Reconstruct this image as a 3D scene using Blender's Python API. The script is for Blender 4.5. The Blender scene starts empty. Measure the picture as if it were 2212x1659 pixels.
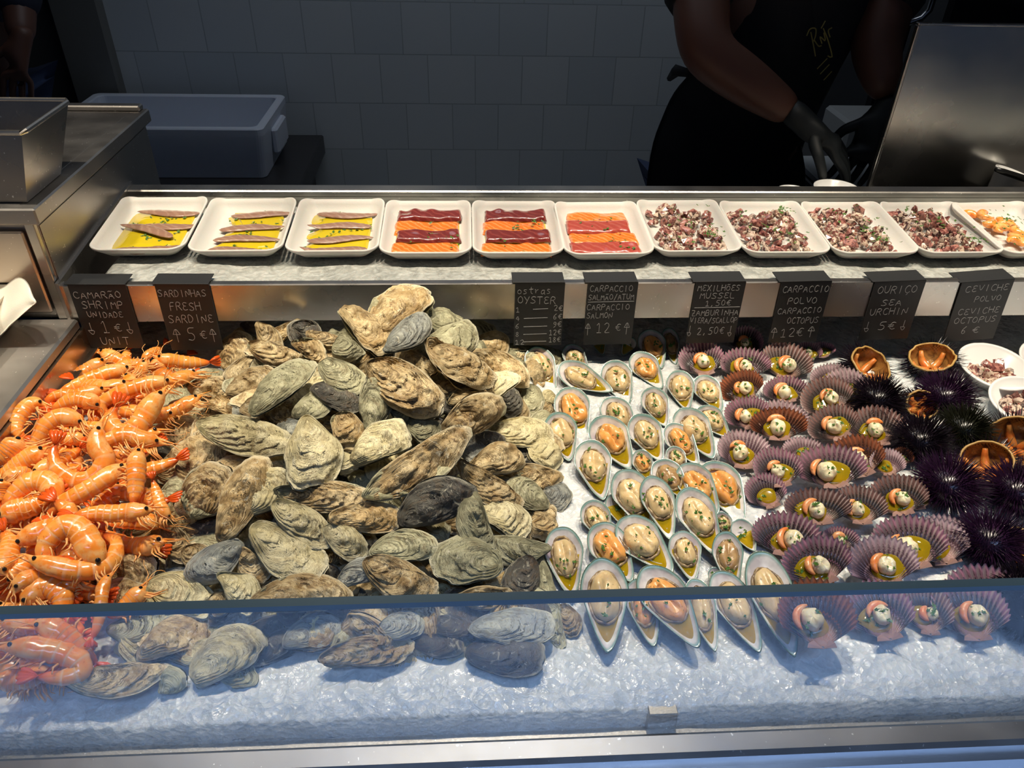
import bpy, bmesh, math, random
import numpy as np
from mathutils import Matrix, Vector
random.seed(7); RS = np.random.RandomState(11)
sc = bpy.context.scene; COL = sc.collection
PI = math.pi; rad = math.radians
CZ = 1.55                                   # camera height above the floor

# ------------------------------------------------------------------ camera, world, lights, exposure
F = 1640.0
def nv(v):
    v = np.array(v, float); return v / np.linalg.norm(v)
dX = nv([30000 - 1106, 476 - 830, F]); dZ = nv([1040 - 1106, 3100 - 830, F]); dZ = -nv(dZ - dX * (dZ @ dX))
dY = np.cross(dX, dZ)
if dY[2] < 0: dY = -dY
cam = bpy.data.cameras.new('camera'); cam.sensor_width = 36; cam.lens = F / 2212 * 36; cam.clip_start = .02
co = bpy.data.objects.new('camera', cam); COL.objects.link(co); sc.camera = co
co.matrix_world = Matrix(((dX[0], -dX[1], -dX[2], 0), (dY[0], -dY[1], -dY[2], 0), (dZ[0], -dZ[1], -dZ[2], CZ), (0, 0, 0, 1)))
W = bpy.data.worlds.new('world'); sc.world = W; W.use_nodes = True
W.node_tree.nodes['Background'].inputs[0].default_value = (.45, .62, 1, 1)
W.node_tree.nodes['Background'].inputs[1].default_value = .06
def lamp(kind, name, loc, target, energy, color, **kw):
    l = bpy.data.lights.new(name, kind); l.energy = energy; l.color = color
    for k, v in kw.items(): setattr(l, k, v)
    o = bpy.data.objects.new(name, l); COL.objects.link(o); o.location = loc
    o.rotation_euler = (Vector(target) - Vector(loc)).to_track_quat('-Z', 'Y').to_euler(); return o
for i, x in enumerate((-1.06, -.75, -.42, -.1, .22, .55, .88, 1.2)):
    lamp('SPOT', 'counter_spot', (x, .86, CZ + .80), (x * .99, .905, CZ - .6), 42, (1, .875, .69), spot_size=rad(47), spot_blend=.4, shadow_soft_size=.028)
lamp('AREA', 'aisle_daylight_fill', (0.1, -.95, CZ + 1.30), (0.1, -.80, 0), 66, (.36, .56, 1), shape='RECTANGLE', size=3.4, size_y=1.1, spread=rad(62))  # added blue area lamp standing in for daylight from the customer side
lamp('AREA', 'kitchen_fill', (.1, 1.95, CZ + 1.15), (.1, 2.1, 0), 4.2, (.82, .90, 1), shape='RECTANGLE', size=1.6, size_y=.4, spread=rad(150))  # added cool fill that lifts the tiled back wall, no fixture there
sc.view_settings.view_transform = 'Standard'; sc.view_settings.look = 'None'
sc.view_settings.exposure = 0; sc.view_settings.gamma = 1; sc.view_settings.use_curve_mapping = False

# ------------------------------------------------------------------ pixel helpers (photo frame 2212x1659)
CAM = np.array([0, 0, CZ])
def ray(px, py):
    c = np.array([(px - 1106) / F, (py - 829.5) / F, 1]); return nv([c @ dX, c @ dY, c @ dZ])
def proj(p):
    p = np.array(p, float) - CAM; c = p[0] * dX + p[1] * dY + p[2] * dZ; return np.array([1106 + F * c[0] / c[2], 829.5 + F * c[1] / c[2]])
def onX(px, py, X): r = ray(px, py); return CAM + r * X / r[0]
def onY(px, py, Y): r = ray(px, py); return CAM + r * Y / r[1]
def onZ(px, py, z): r = ray(px, py); return CAM + r * (z - CZ) / r[2]
def onP(px, py, c, n): r = ray(px, py); return CAM + r * (((np.array(c) - CAM) @ n) / (r @ n))
def ice_z(x, y): return CZ - .650 + (y - .507) * .04
def onH(px, py, hf):
    r = ray(px, py); a, b = .2, 1.6
    for k in range(60):
        t = a + (b - a) * k / 59; p = CAM + r * t
        if p[2] < hf(p[0], p[1]): break
    lo, hi = t - (b - a) / 59, t
    for _ in range(18):
        m = (lo + hi) / 2; p = CAM + r * m
        if p[2] < hf(p[0], p[1]): hi = m
        else: lo = m
    return CAM + r * hi
def ss(x): x = min(1, max(0, x)); return x * x * (3 - 2 * x)
def h_oy(x, y): return ice_z(x, y) + .006 + .135 * ss((x + .42) / .26) * ss((.11 - x) / .19) * ss((y - .41) / .34) * (1 - .45 * ss((y - .85) / .08))
def h_sh(x, y): return ice_z(x, y) + .008 + .05 * ss((y - .40) / .2) * ss((-.22 - x) / .12) * (1 - .7 * ss((y - .80) / .09))
ICEN = nv([0, -.04, 1])

# ------------------------------------------------------------------ mesh helpers
def tag(o, label=None, cat=None, group=None, kind=None):
    if label: o['label'] = label
    if cat: o['category'] = cat
    if group: o['group'] = group
    if kind: o['kind'] = kind
    return o
def empty(name, loc=(0, 0, 0), M=None):
    o = bpy.data.objects.new(name, None); o.empty_display_size = .02; COL.objects.link(o)
    if M is not None: o.matrix_world = M
    else: o.location = loc
    return o
def mk(name, V, Fc, mats, parent=None, uv=None, smooth=True, fm=None, M=None):
    me = bpy.data.meshes.new(name); me.from_pydata([tuple(v) for v in V], [], [tuple(int(i) for i in f) for f in Fc])
    for m in (mats if isinstance(mats, (list, tuple)) else [mats]): me.materials.append(m)
    if fm is not None: me.polygons.foreach_set('material_index', np.array(fm, dtype=np.int32))
    if smooth: me.polygons.foreach_set('use_smooth', [True] * len(me.polygons))
    if uv is not None:
        l = me.uv_layers.new(name='UVMap'); vi = np.zeros(len(me.loops), dtype=np.int32); me.loops.foreach_get('vertex_index', vi)
        l.data.foreach_set('uv', np.asarray(uv, dtype=np.float32)[vi].ravel())
    me.update()
    o = bpy.data.objects.new(name, me); COL.objects.link(o)
    if parent is not None: o.parent = parent
    if M is not None: o.matrix_world = M
    return o
def gridf(nr, nc, off=0, wrap=True, flip=False):
    f = []
    for i in range(nr - 1):
        for j in range(nc if wrap else nc - 1):
            a = off + i * nc + j; b = off + i * nc + (j + 1) % nc; c = off + (i + 1) * nc + (j + 1) % nc; d = off + (i + 1) * nc + j
            f.append((a, b, c, d) if not flip else (d, c, b, a))
    return f
class MB:                                    # collects boxes, prisms and tubes into ONE mesh
    def __init__(s): s.V = []; s.F = []; s.m = []
    def add(s, V, Fc, mi=0):
        o = len(s.V); s.V += [tuple(v) for v in V]; s.F += [tuple(i + o for i in f) for f in Fc]; s.m += [mi] * len(Fc); return s
    def box(s, x0, x1, y0, y1, z0, z1, mi=0, b=0):
        if b:
            return s.bevbox(x0, x1, y0, y1, z0, z1, b, mi)
        V = [(x, y, z) for z in (z0, z1) for y in (y0, y1) for x in (x0, x1)]
        return s.add(V, [(0, 2, 3, 1), (4, 5, 7, 6), (0, 1, 5, 4), (1, 3, 7, 5), (3, 2, 6, 7), (2, 0, 4, 6)], mi)
    def bevbox(s, x0, x1, y0, y1, z0, z1, b, mi=0):
        X, Y, Z = (x0, x1), (y0, y1), (z0, z1); V = []; ix = {}
        for i in (0, 1):
            for j in (0, 1):
                for k in (0, 1):
                    sx, sy, sz = (1 - 2 * i), (1 - 2 * j), (1 - 2 * k)
                    for a, (dx, dy, dz) in enumerate(((0, b, b), (b, 0, b), (b, b, 0))):
                        ix[i, j, k, a] = len(V); V.append((X[i] + sx * dx, Y[j] + sy * dy, Z[k] + sz * dz))
        f = []
        for i in (0, 1):
            f.append([ix[i, 0, 0, 0], ix[i, 1, 0, 0], ix[i, 1, 1, 0], ix[i, 0, 1, 0]]); f.append([ix[0, i, 0, 1], ix[1, i, 0, 1], ix[1, i, 1, 1], ix[0, i, 1, 1]]); f.append([ix[0, 0, i, 2], ix[1, 0, i, 2], ix[1, 1, i, 2], ix[0, 1, i, 2]])
            for j in (0, 1):
                f.append([ix[i, j, 0, 0], ix[i, j, 1, 0], ix[i, j, 1, 1], ix[i, j, 0, 1]]); f.append([ix[i, 0, j, 0], ix[i, 1, j, 0], ix[i, 1, j, 2], ix[i, 0, j, 2]]); f.append([ix[0, i, j, 1], ix[1, i, j, 1], ix[1, i, j, 2], ix[0, i, j, 2]])
                for k in (0, 1): f.append([ix[i, j, k, 0], ix[i, j, k, 1], ix[i, j, k, 2]])
        c = np.array([(x0 + x1) / 2, (y0 + y1) / 2, (z0 + z1) / 2]); A = np.array(V); out = []
        for q in f:
            n = np.cross(A[q[1]] - A[q[0]], A[q[2]] - A[q[0]])
            if n @ (A[q].mean(0) - c) < 0: q = q[::-1]
            out.append(tuple(q))
        return s.add(V, out, mi)
    def tube(s, pts, r, n=8, mi=0, cap=True):
        pts = [np.array(p, float) for p in pts]; r = r if hasattr(r, '__len__') else [r] * len(pts); V = []; up = None
        for i, p in enumerate(pts):
            t = nv(pts[min(i + 1, len(pts) - 1)] - pts[max(i - 1, 0)])
            if up is None: up = nv(np.cross(t, [.31, .17, .93]))
            up = nv(up - t * (up @ t)); w = np.cross(t, up)
            for k in range(n): a = 2 * PI * k / n; V.append(p + r[i] * (math.cos(a) * up + math.sin(a) * w))
        Fc = gridf(len(pts), n)
        if cap: Fc += [tuple(range(n))[::-1], tuple(range((len(pts) - 1) * n, len(pts) * n))]
        return s.add(V, Fc, mi)
    def build(s, name, mats, parent=None, smooth=False, M=None): return mk(name, s.V, s.F, mats, parent, smooth=smooth, fm=s.m, M=M)
_P = RS.rand(64, 64, 64).astype(np.float32) * 2 - 1
def noise(P, sc_=1.0, seed=0):
    P = np.asarray(P, float) * sc_ + seed * 7.31 + 100; I = np.floor(P).astype(int); f = P - I; f = f * f * (3 - 2 * f); r = 0
    for a in (0, 1):
        for b in (0, 1):
            for c in (0, 1):
                w = (f[..., 0] if a else 1 - f[..., 0]) * (f[..., 1] if b else 1 - f[..., 1]) * (f[..., 2] if c else 1 - f[..., 2])
                r = r + w * _P[(I[..., 0] + a) & 63, (I[..., 1] + b) & 63, (I[..., 2] + c) & 63]
    return r
def fbm(P, s, seed=0, o=3): return sum(noise(P, s * 2 ** i, seed + i) / 2 ** i for i in range(o))
def frame(c, x, n):
    n = nv(n); x = nv(np.array(x) - n * (np.array(x) @ n)); y = np.cross(n, x)
    return Matrix(((x[0], y[0], n[0], c[0]), (x[1], y[1], n[1], c[1]), (x[2], y[2], n[2], c[2]), (0, 0, 0, 1)))

# ------------------------------------------------------------------ materials
class NT:
    def __init__(s, name, **kw):
        s.m = bpy.data.materials.new(name); s.m.use_nodes = True; s.t = s.m.node_tree; s.b = s.t.nodes['Principled BSDF']
        for k, v in kw.items(): s.set(k, v)
    def set(s, k, v):
        k = {'rough': 'Roughness', 'metal': 'Metallic', 'col': 'Base Color', 'spec': 'Specular IOR Level', 'sss': 'Subsurface Weight', 'coat': 'Coat Weight', 'trans': 'Transmission Weight', 'ior': 'IOR', 'alpha': 'Alpha', 'normal': 'Normal', 'aniso': 'Anisotropic', 'srad': 'Subsurface Radius', 'sscale': 'Subsurface Scale', 'crough': 'Coat Roughness', 'emis': 'Emission Color', 'emit': 'Emission Strength', 'sheen': 'Sheen Weight'}[k]
        s.link(v, s.b.inputs[k])
    def link(s, v, inp):
        if isinstance(v, bpy.types.NodeSocket): s.t.links.new(v, inp)
        elif hasattr(v, '__len__') and len(v) == 3 and inp.type == 'RGBA': inp.default_value = (*v, 1)
        else: inp.default_value = v
    def n(s, typ, out=0, **kw):
        nd = s.t.nodes.new(typ)
        for k, v in kw.items():
            if k.startswith('_'): setattr(nd, k[1:], v)
            else: s.link(v, nd.inputs[int(k[1:])] if k[0] == 'i' and k[1:].isdigit() else nd.inputs[k.replace('0', ' ')])
        return nd.outputs[out]
    def obj(s): return s.n('ShaderNodeTexCoord', 3)
    def uv(s): return s.n('ShaderNodeTexCoord', 2)
    def sep(s, v, i): return s.n('ShaderNodeSeparateXYZ', i, i0=v)
    def rnd(s): return s.n('ShaderNodeObjectInfo', 5)
    def offs(s, v): return s.n('ShaderNodeVectorMath', 0, _operation='ADD', i0=v, i1=s.n('ShaderNodeVectorMath', 0, _operation='SCALE', i0=(3.1, 1.7, 2.3), i3=s.rnd()))
    def noise(s, v, scale, detail=3, rough=.55, dist=0, out=0): return s.n('ShaderNodeTexNoise', out, Vector=v, Scale=scale, Detail=detail, Roughness=rough, Distortion=dist)
    def math(s, op, a, b=0.5, c=0.5): return s.n('ShaderNodeMath', 0, _operation=op, i0=a, i1=b, i2=c)
    def ramp(s, f, stops):
        nd = s.t.nodes.new('ShaderNodeValToRGB'); s.link(f, nd.inputs[0]); e = nd.color_ramp.elements
        while len(e) < len(stops): e.new(.5)
        for el, (p, c) in zip(e, stops): el.position = p; el.color = (*c, 1) if hasattr(c, '__len__') else (c, c, c, 1)
        return nd.outputs[0]
    def mix(s, f, a, b, mode='MIX'):
        nd = s.t.nodes.new('ShaderNodeMix'); nd.data_type = 'RGBA'; nd.blend_type = mode
        s.link(f, nd.inputs[0]); s.link(a, nd.inputs[6]); s.link(b, nd.inputs[7]); return nd.outputs[2]
    def bump(s, h, st=.5, d=.001, nrm=None):
        kw = dict(Strength=st, Distance=d, Height=h)
        if nrm is not None: kw['Normal'] = nrm
        return s.n('ShaderNodeBump', 0, **kw)
    def hsv(s, c, h=.5, sa=1, v=1): return s.n('ShaderNodeHueSaturation', 0, Hue=h, Saturation=sa, Value=v, Color=c)
def simple(name, col, rough=.5, metal=0, **kw): return NT(name, col=col, rough=rough, metal=metal, **kw).m
def brushed(name, col, rough=.3, sc=(3, 3, 400), st=.12, spk=True):
    t = NT(name, col=col, metal=1); o = t.obj()
    mp = t.n('ShaderNodeMapping', 0, i0=o, i3=sc); nz = t.noise(mp, 1, 4)
    t.set('rough', t.n('ShaderNodeMapRange', 0, i0=t.noise(o, 9, 4), i1=.3, i2=.7, i3=rough * .8, i4=rough * 1.25))
    t.set('normal', t.bump(nz, st, .0004))
    sp = t.ramp(t.noise(o, 240, 1), [(.74, 0), (.77, 1)])
    if spk: t.set('col', t.mix(sp, col, (.95, .93, .88)))
    return t.m
STEEL = brushed('stainless_steel', (.55, .53, .50), .3, (400, 3, 3))
STEEL_F = brushed('stainless_front', (.50, .48, .46), .34, (2, 2, 300), .08)
STEEL_D = brushed('stainless_dull', (.42, .40, .38), .38, (3, 200, 3))
STEEL_P = brushed('stainless_pan', (.36, .33, .30), .26, (3, 3, 60), .05)

def ice_mat(name, scale=1, ca=(.58, .62, .64), cb=(.80, .82, .82)):
    t = NT(name, spec=.6, sss=.25, sscale=.01, srad=(.5, .8, 1)); o = t.obj()
    a = t.noise(o, 55 * scale, 4, .6, .8); b = t.n('ShaderNodeTexVoronoi', 0, Vector=t.n('ShaderNodeVectorMath', 0, _operation='ADD', i0=o, i1=t.n('ShaderNodeVectorMath', 0, _operation='SCALE', i0=t.noise(o, 40, 2, out=1), i3=.01)), Scale=130 * scale)
    t.set('col', t.mix(t.ramp(a, [(.35, 0), (.65, 1)]), ca, cb))
    t.set('rough', t.ramp(t.noise(o, 30, 3), [(.35, .12), (.7, .5)]))
    t.set('normal', t.bump(t.math('ADD', t.math('MULTIPLY', b, .6), a), .9, .0035)); return t.m
ICE = ice_mat('crushed_ice'); ICE2 = ice_mat('melting_ice', 1, (.30, .31, .29), (.50, .51, .48))

def oyster_mat(name, c1, c2, cl, line=.8, pat=.5):
    t = NT(name, rough=.5, spec=.45); o = t.offs(t.obj()); u = t.sep(t.uv(), 0)
    big = t.noise(o, 38, 4, .6, .6); fine = t.noise(o, 260, 3, .65); med = t.noise(o, 95, 3, .6, 1.2)
    base = t.mix(t.ramp(big, [(.36, 0), (.64, 1)]), c1, c2)
    uu = t.math('ADD', t.math('MULTIPLY', u, 34.), t.math('ADD', t.math('MULTIPLY', big, 9.), t.math('MULTIPLY', med, 2.2)))
    vv = t.n('ShaderNodeCombineXYZ', 0, i0=uu, i1=t.math('MULTIPLY', t.sep(o, 0), 22.), i2=t.math('MULTIPLY', t.sep(o, 1), 22.))
    ln = t.math('MULTIPLY_ADD', t.noise(vv, 1., 4, .62), 4., -2.); lnc = t.ramp(t.math('MULTIPLY_ADD', ln, .5, .5), [(.50, 0), (.62, 1)])
    msk = t.ramp(t.noise(o, 22, 2), [(.40, .12), (.60, 1)])
    base = t.mix(t.math('MULTIPLY', t.math('MULTIPLY', lnc, line), msk), base, cl)
    base = t.mix(t.math('MULTIPLY', t.ramp(med, [(.52, 0), (.68, 1)]), pat), base, (.22, .13, .06))
    base = t.mix(t.math('MULTIPLY', t.ramp(fine, [(.58, 0), (.72, 1)]), .45), base, (.20, .14, .085))
    base = t.mix(t.ramp(med, [(.28, .7), (.40, 0)]), base, (.80, .75, .58))
    base = t.mix(t.ramp(u, [(.93, 0), (.985, .75)]), base, t.mix(.5, c1, (.80, .76, .60)))
    t.set('col', t.hsv(base, .5, 1.12, t.n('ShaderNodeMapRange', 0, i0=t.rnd(), i3=.78, i4=1.14)))
    hgt = t.math('ADD', t.math('MULTIPLY', ln, -.75), t.math('ADD', t.math('MULTIPLY', med, 1.3), t.math('MULTIPLY', fine, .55)))
    t.set('normal', t.bump(hgt, .75, .0013)); return t.m
OY = {'t': oyster_mat('oyster_tan', (.80, .66, .41), (.44, .31, .155), (.07, .04, .02), .75, .6),
      'c': oyster_mat('oyster_cream', (.86, .79, .53), (.70, .62, .37), (.16, .11, .055), .55, .35),
      'g': oyster_mat('oyster_greygreen', (.66, .64, .43), (.42, .40, .26), (.06, .055, .03), .9, .3),
      'd': oyster_mat('oyster_dark', (.15, .145, .12), (.07, .065, .06), (.20, .19, .15), .5, .3),
      'b': oyster_mat('oyster_bluegrey', (.54, .55, .47), (.36, .38, .36), (.06, .06, .06), .7, .2)}

def shell_mat(name, rim, inner, rib=(.7, .6, .58), tip=(.75, .62, .6)):
    t = NT(name, spec=.6); o = t.offs(t.obj()); u = t.sep(t.uv(), 0); v = t.sep(t.uv(), 1)
    nz = t.noise(o, 70, 3)
    f = t.math('ADD', u, t.math('MULTIPLY_ADD', nz, .3, -.15))
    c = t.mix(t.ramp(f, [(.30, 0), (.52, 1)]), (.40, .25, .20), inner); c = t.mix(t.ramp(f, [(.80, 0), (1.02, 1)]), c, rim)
    r = t.math('SINE', t.math('MULTIPLY', v, 2 * PI)); rc = t.ramp(t.math('MULTIPLY_ADD', r, .5, .5), [(.55, 0), (.95, 1)])
    c = t.mix(t.math('MULTIPLY', rc, t.ramp(u, [(.60, .04), (.98, .75)])), c, rib)
    c = t.mix(t.math('MULTIPLY', t.ramp(t.noise(t.n('ShaderNodeCombineXYZ', 0, i0=t.math('MULTIPLY', u, 22.), i1=t.rnd()), 1, 1), [(.5, 0), (.62, 1)]), .35), c, rim)
    t.set('col', c); t.set('rough', .13); t.set('coat', .25); t.set('crough', .1)
    t.set('normal', t.bump(t.math('ADD', nz, t.math('MULTIPLY', r, .25)), .35, .001)); return t.m
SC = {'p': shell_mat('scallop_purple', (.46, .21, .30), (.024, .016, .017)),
      'b': shell_mat('scallop_brown', (.36, .18, .16), (.022, .016, .013)),
      'o': shell_mat('scallop_rust', (.42, .13, .06), (.024, .011, .009), (.45, .22, .14)),
      'l': shell_mat('scallop_pale', (.72, .50, .55), (.09, .045, .055), (.85, .75, .75))}
SC_OUT = shell_mat('scallop_outside', (.30, .2, .2), (.34, .26, .25), (.6, .55, .5))
EARM = simple('scallop_ear', (.34, .20, .17), .35)

def mussel_mat():
    t = NT('mussel_nacre', spec=.6, rough=.2, coat=.3, crough=.08); o = t.offs(t.obj()); u = t.sep(t.uv(), 0); nz = t.noise(o, 45, 3)
    c = t.mix(t.ramp(nz, [(.35, 0), (.6, 1)]), (.90, .88, .85), (.56, .52, .53))
    c = t.mix(t.math('MULTIPLY', t.ramp(t.noise(o, 28, 2), [(.55, 0), (.7, 1)]), .45), c, (.42, .28, .44))
    c = t.mix(t.ramp(t.math('ADD', u, t.math('MULTIPLY_ADD', nz, .1, -.05)), [(.88, 0), (.955, .85)]), c, (.16, .36, .33))
    c = t.mix(t.ramp(u, [(.965, 0), (.99, 1)]), c, (.05, .10, .07))
    t.set('col', c); t.set('normal', t.bump(nz, .25, .001)); return t.m
NACRE = mussel_mat()
def mussel_out():
    t = NT('mussel_outside', rough=.3); o = t.obj(); u = t.sep(t.uv(), 0)
    t.set('col', t.mix(t.ramp(t.math('SINE', t.math('MULTIPLY', u, 70.)), [(.4, 0), (.8, 1)]), (.035, .03, .022), (.12, .10, .05))); return t.m
MOUT = mussel_out()
def meat_mat(name, a, b, sss=.3):
    t = NT(name, rough=.28, spec=.6, sss=sss, sscale=.006, srad=(1, .6, .3), coat=.2); o = t.offs(t.obj()); nz = t.noise(o, 90, 4, .6, .6)
    c = t.mix(t.ramp(nz, [(.35, 0), (.65, 1)]), a, b); c = t.mix(t.ramp(t.noise(o, 210, 2), [(.66, 0), (.72, .6)]), c, (.12, .09, .05))
    t.set('col', c); t.set('normal', t.bump(nz, .5, .002)); return t.m
MEAT = {'c': meat_mat('mussel_meat_cream', (.78, .58, .30), (.66, .49, .25)), 'o': meat_mat('mussel_meat_orange', (.86, .46, .15), (.80, .33, .07)),
        'b': meat_mat('mussel_meat_brown', (.50, .32, .14), (.34, .2, .09))}
MANTLE = meat_mat('mussel_mantle', (.12, .07, .035), (.42, .30, .15), .05)
MUSC = meat_mat('scallop_meat', (.92, .85, .62), (.84, .72, .44)); CORAL = meat_mat('scallop_coral', (.85, .24, .05), (.80, .42, .20))
def oil_mat(name, col, a):
    t = NT(name, col=col, rough=.05, spec=.8, coat=.5); tr = t.t.nodes.new('ShaderNodeBsdfTransparent'); mx = t.t.nodes.new('ShaderNodeMixShader'); out = [n for n in t.t.nodes if n.type == 'OUTPUT_MATERIAL'][0]
    tr.inputs[0].default_value = (.80, .62, .06, 1); mx.inputs[0].default_value = a; t.t.links.new(tr.outputs[0], mx.inputs[1]); t.t.links.new(t.b.outputs[0], mx.inputs[2]); t.t.links.new(mx.outputs[0], out.inputs[0]); return t.m
OIL = oil_mat('olive_oil', (.80, .61, .02), .75)
OILT = oil_mat('olive_oil_pool', (.52, .37, .012), .50)
def parsley_mat():
    t = NT('parsley', rough=.4); t.set('col', t.mix(t.noise(t.obj(), 300, 2), (.03, .09, .01), (.10, .22, .03))); return t.m
PARS = parsley_mat()
def shrimp_mat():
    t = NT('shrimp_shell', rough=.2, spec=.6, sss=.22, sscale=.006, srad=(1, .35, .12), coat=.45, crough=.1); u = t.sep(t.uv(), 0); v = t.sep(t.uv(), 1); o = t.offs(t.obj())
    nz = t.noise(o, 55, 3)
    c = t.mix(t.ramp(nz, [(.35, 0), (.65, 1)]), (.95, .25, .02), (.95, .40, .08))
    c = t.mix(t.math('MULTIPLY', t.ramp(u, [(.30, .65), (.37, 0)]), t.ramp(t.noise(o, 120, 4), [(.42, 0), (.6, 1)])), c, (.95, .55, .22)); seg = t.ramp(t.math('FRACT', t.math('MULTIPLY', t.math('SUBTRACT', u, .36), 11.)), [(.0, 1), (.10, .4), (.24, 0), (.88, 0), (.97, .9)])
    c = t.mix(t.math('MULTIPLY', seg, t.ramp(u, [(.35, 0), (.37, .8), (.88, .8), (.9, 0)])), c, (.95, .60, .34))
    c = t.mix(t.ramp(u, [(.86, 0), (.97, .8)]), c, (.62, .06, .01)); c = t.mix(t.math('MULTIPLY', t.ramp(t.noise(o, 320, 2), [(.62, 0), (.7, 1)]), .5), c, (.60, .10, .01))
    t.set('col', t.hsv(c, .5, 1, t.n('ShaderNodeMapRange', 0, i0=t.rnd(), i3=.88, i4=1.08))); t.set('normal', t.bump(nz, .3, .0015)); return t.m
SHR = shrimp_mat(); SLEG = NT('shrimp_legs', col=(.86, .42, .14), rough=.3, sss=.2, sscale=.004).m; STAIL = NT('shrimp_tail', col=(.72, .10, .012), rough=.22, coat=.4).m
EYE = simple('shrimp_eye', (.012, .010, .010), .12)
SPINE = simple('urchin_spine', (.010, .006, .011), .22); SPINE_P = simple('urchin_spine_purple', (.022, .007, .026), .22); SPINE_G = simple('urchin_spine_green', (.012, .013, .007), .22)
def cav_mat():
    t = NT('urchin_inside', rough=.18, coat=.4, spec=.6); o = t.offs(t.obj()); nz = t.noise(o, 60, 3, .6, 1.5)
    t.set('col', t.mix(t.ramp(nz, [(.35, 0), (.62, 1)]), (.16, .075, .025), (.42, .22, .06))); t.set('normal', t.bump(nz, .6, .002)); return t.m
CAV = cav_mat(); ROE = meat_mat('urchin_roe', (.72, .18, .03), (.60, .28, .07)); URIM = simple('urchin_rim', (.45, .27, .08), .4)
def foam_mat(name, col, sc_=350):
    t = NT(name, rough=.45, spec=.3, sss=.15, sscale=.004, col=col); t.set('normal', t.bump(t.n('ShaderNodeTexVoronoi', 0, Vector=t.obj(), Scale=sc_), .12, .0006)); return t.m
FOAM = foam_mat('foam_tray', (.64, .62, .58)); FOAMB = foam_mat('foam_box', (.62, .66, .74), 90)
def stripe_mat(name, a, b, sc_, w):
    t = NT(name, rough=.2, spec=.6, sss=.25, sscale=.005, srad=(1, .4, .2), coat=.3); o = t.offs(t.obj())
    wv = t.n('ShaderNodeTexWave', 1, _wave_type='BANDS', _bands_direction='DIAGONAL', Vector=o, Scale=sc_, Distortion=4., Detail=2, i4=1.5)
    t.set('col', t.mix(t.ramp(wv, [(.6, 0), (.95, w)]), a, b)); t.set('normal', t.bump(t.noise(o, 120, 3), .3, .001)); return t.m
SALM = stripe_mat('salmon_flesh', (.78, .17, .015), (.86, .36, .11), 55, .6); TUNA = stripe_mat('tuna_flesh', (.16, .02, .016), (.28, .055, .04), 40, .5); TUNAL = stripe_mat('tuna_pink', (.38, .06, .04), (.48, .13, .09), 40, .5)
ANCH = stripe_mat('anchovy_flesh', (.30, .17, .12), (.42, .27, .19), 45, .5)
def octo_mat(name, skin, wht, th):
    t = NT(name, rough=.22, spec=.6, sss=.1, sscale=.003, coat=.3); o = t.offs(t.obj()); nz = t.noise(o, 210, 3, .6, .5)
    t.set('col', t.mix(t.ramp(nz, [(th, 0), (th + .09, 1)]), wht, skin)); t.set('normal', t.bump(t.noise(o, 260, 2), .5, .0012)); return t.m
OCT = [octo_mat('octopus_pink', (.20, .06, .05), (.66, .52, .40), .47), octo_mat('octopus_dark', (.06, .02, .025), (.58, .45, .36), .50), octo_mat('octopus_skin', (.17, .055, .05), (.45, .2, .16), .45)]
SLATE = NT('slate_tag', rough=.45, col=(.018, .019, .021)).m; CHALK = simple('chalk', (.50, .50, .50), .9)
WHITE = simple('white_plastic', (.80, .80, .79), .25); PAPER = foam_mat('paper_towel', (.80, .76, .66), 600); CARD = simple('white_card', (.70, .64, .54), .6)
def tile_mat():
    t = NT('wall_tile', rough=.28); o = t.obj(); v = t.n('ShaderNodeCombineXYZ', 0, i0=t.sep(o, 0), i1=t.sep(o, 2))
    br = t.t.nodes.new('ShaderNodeTexBrick'); t.link(v, br.inputs[0]); br.offset = .5
    for k, q in (('Color1', (.50, .54, .56, 1)), ('Color2', (.57, .60, .61, 1)), ('Mortar', (.38, .41, .42, 1)), ('Scale', 1), ('Mortar Size', .0016), ('Mortar Smooth', .1), ('Brick Width', .147), ('Row Height', .147)): br.inputs[k].default_value = q
    t.set('col', br.outputs[0]); t.set('normal', t.bump(t.math('SUBTRACT', 1., br.outputs[1]), .5, .002)); return t.m
TILE = tile_mat()
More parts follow.
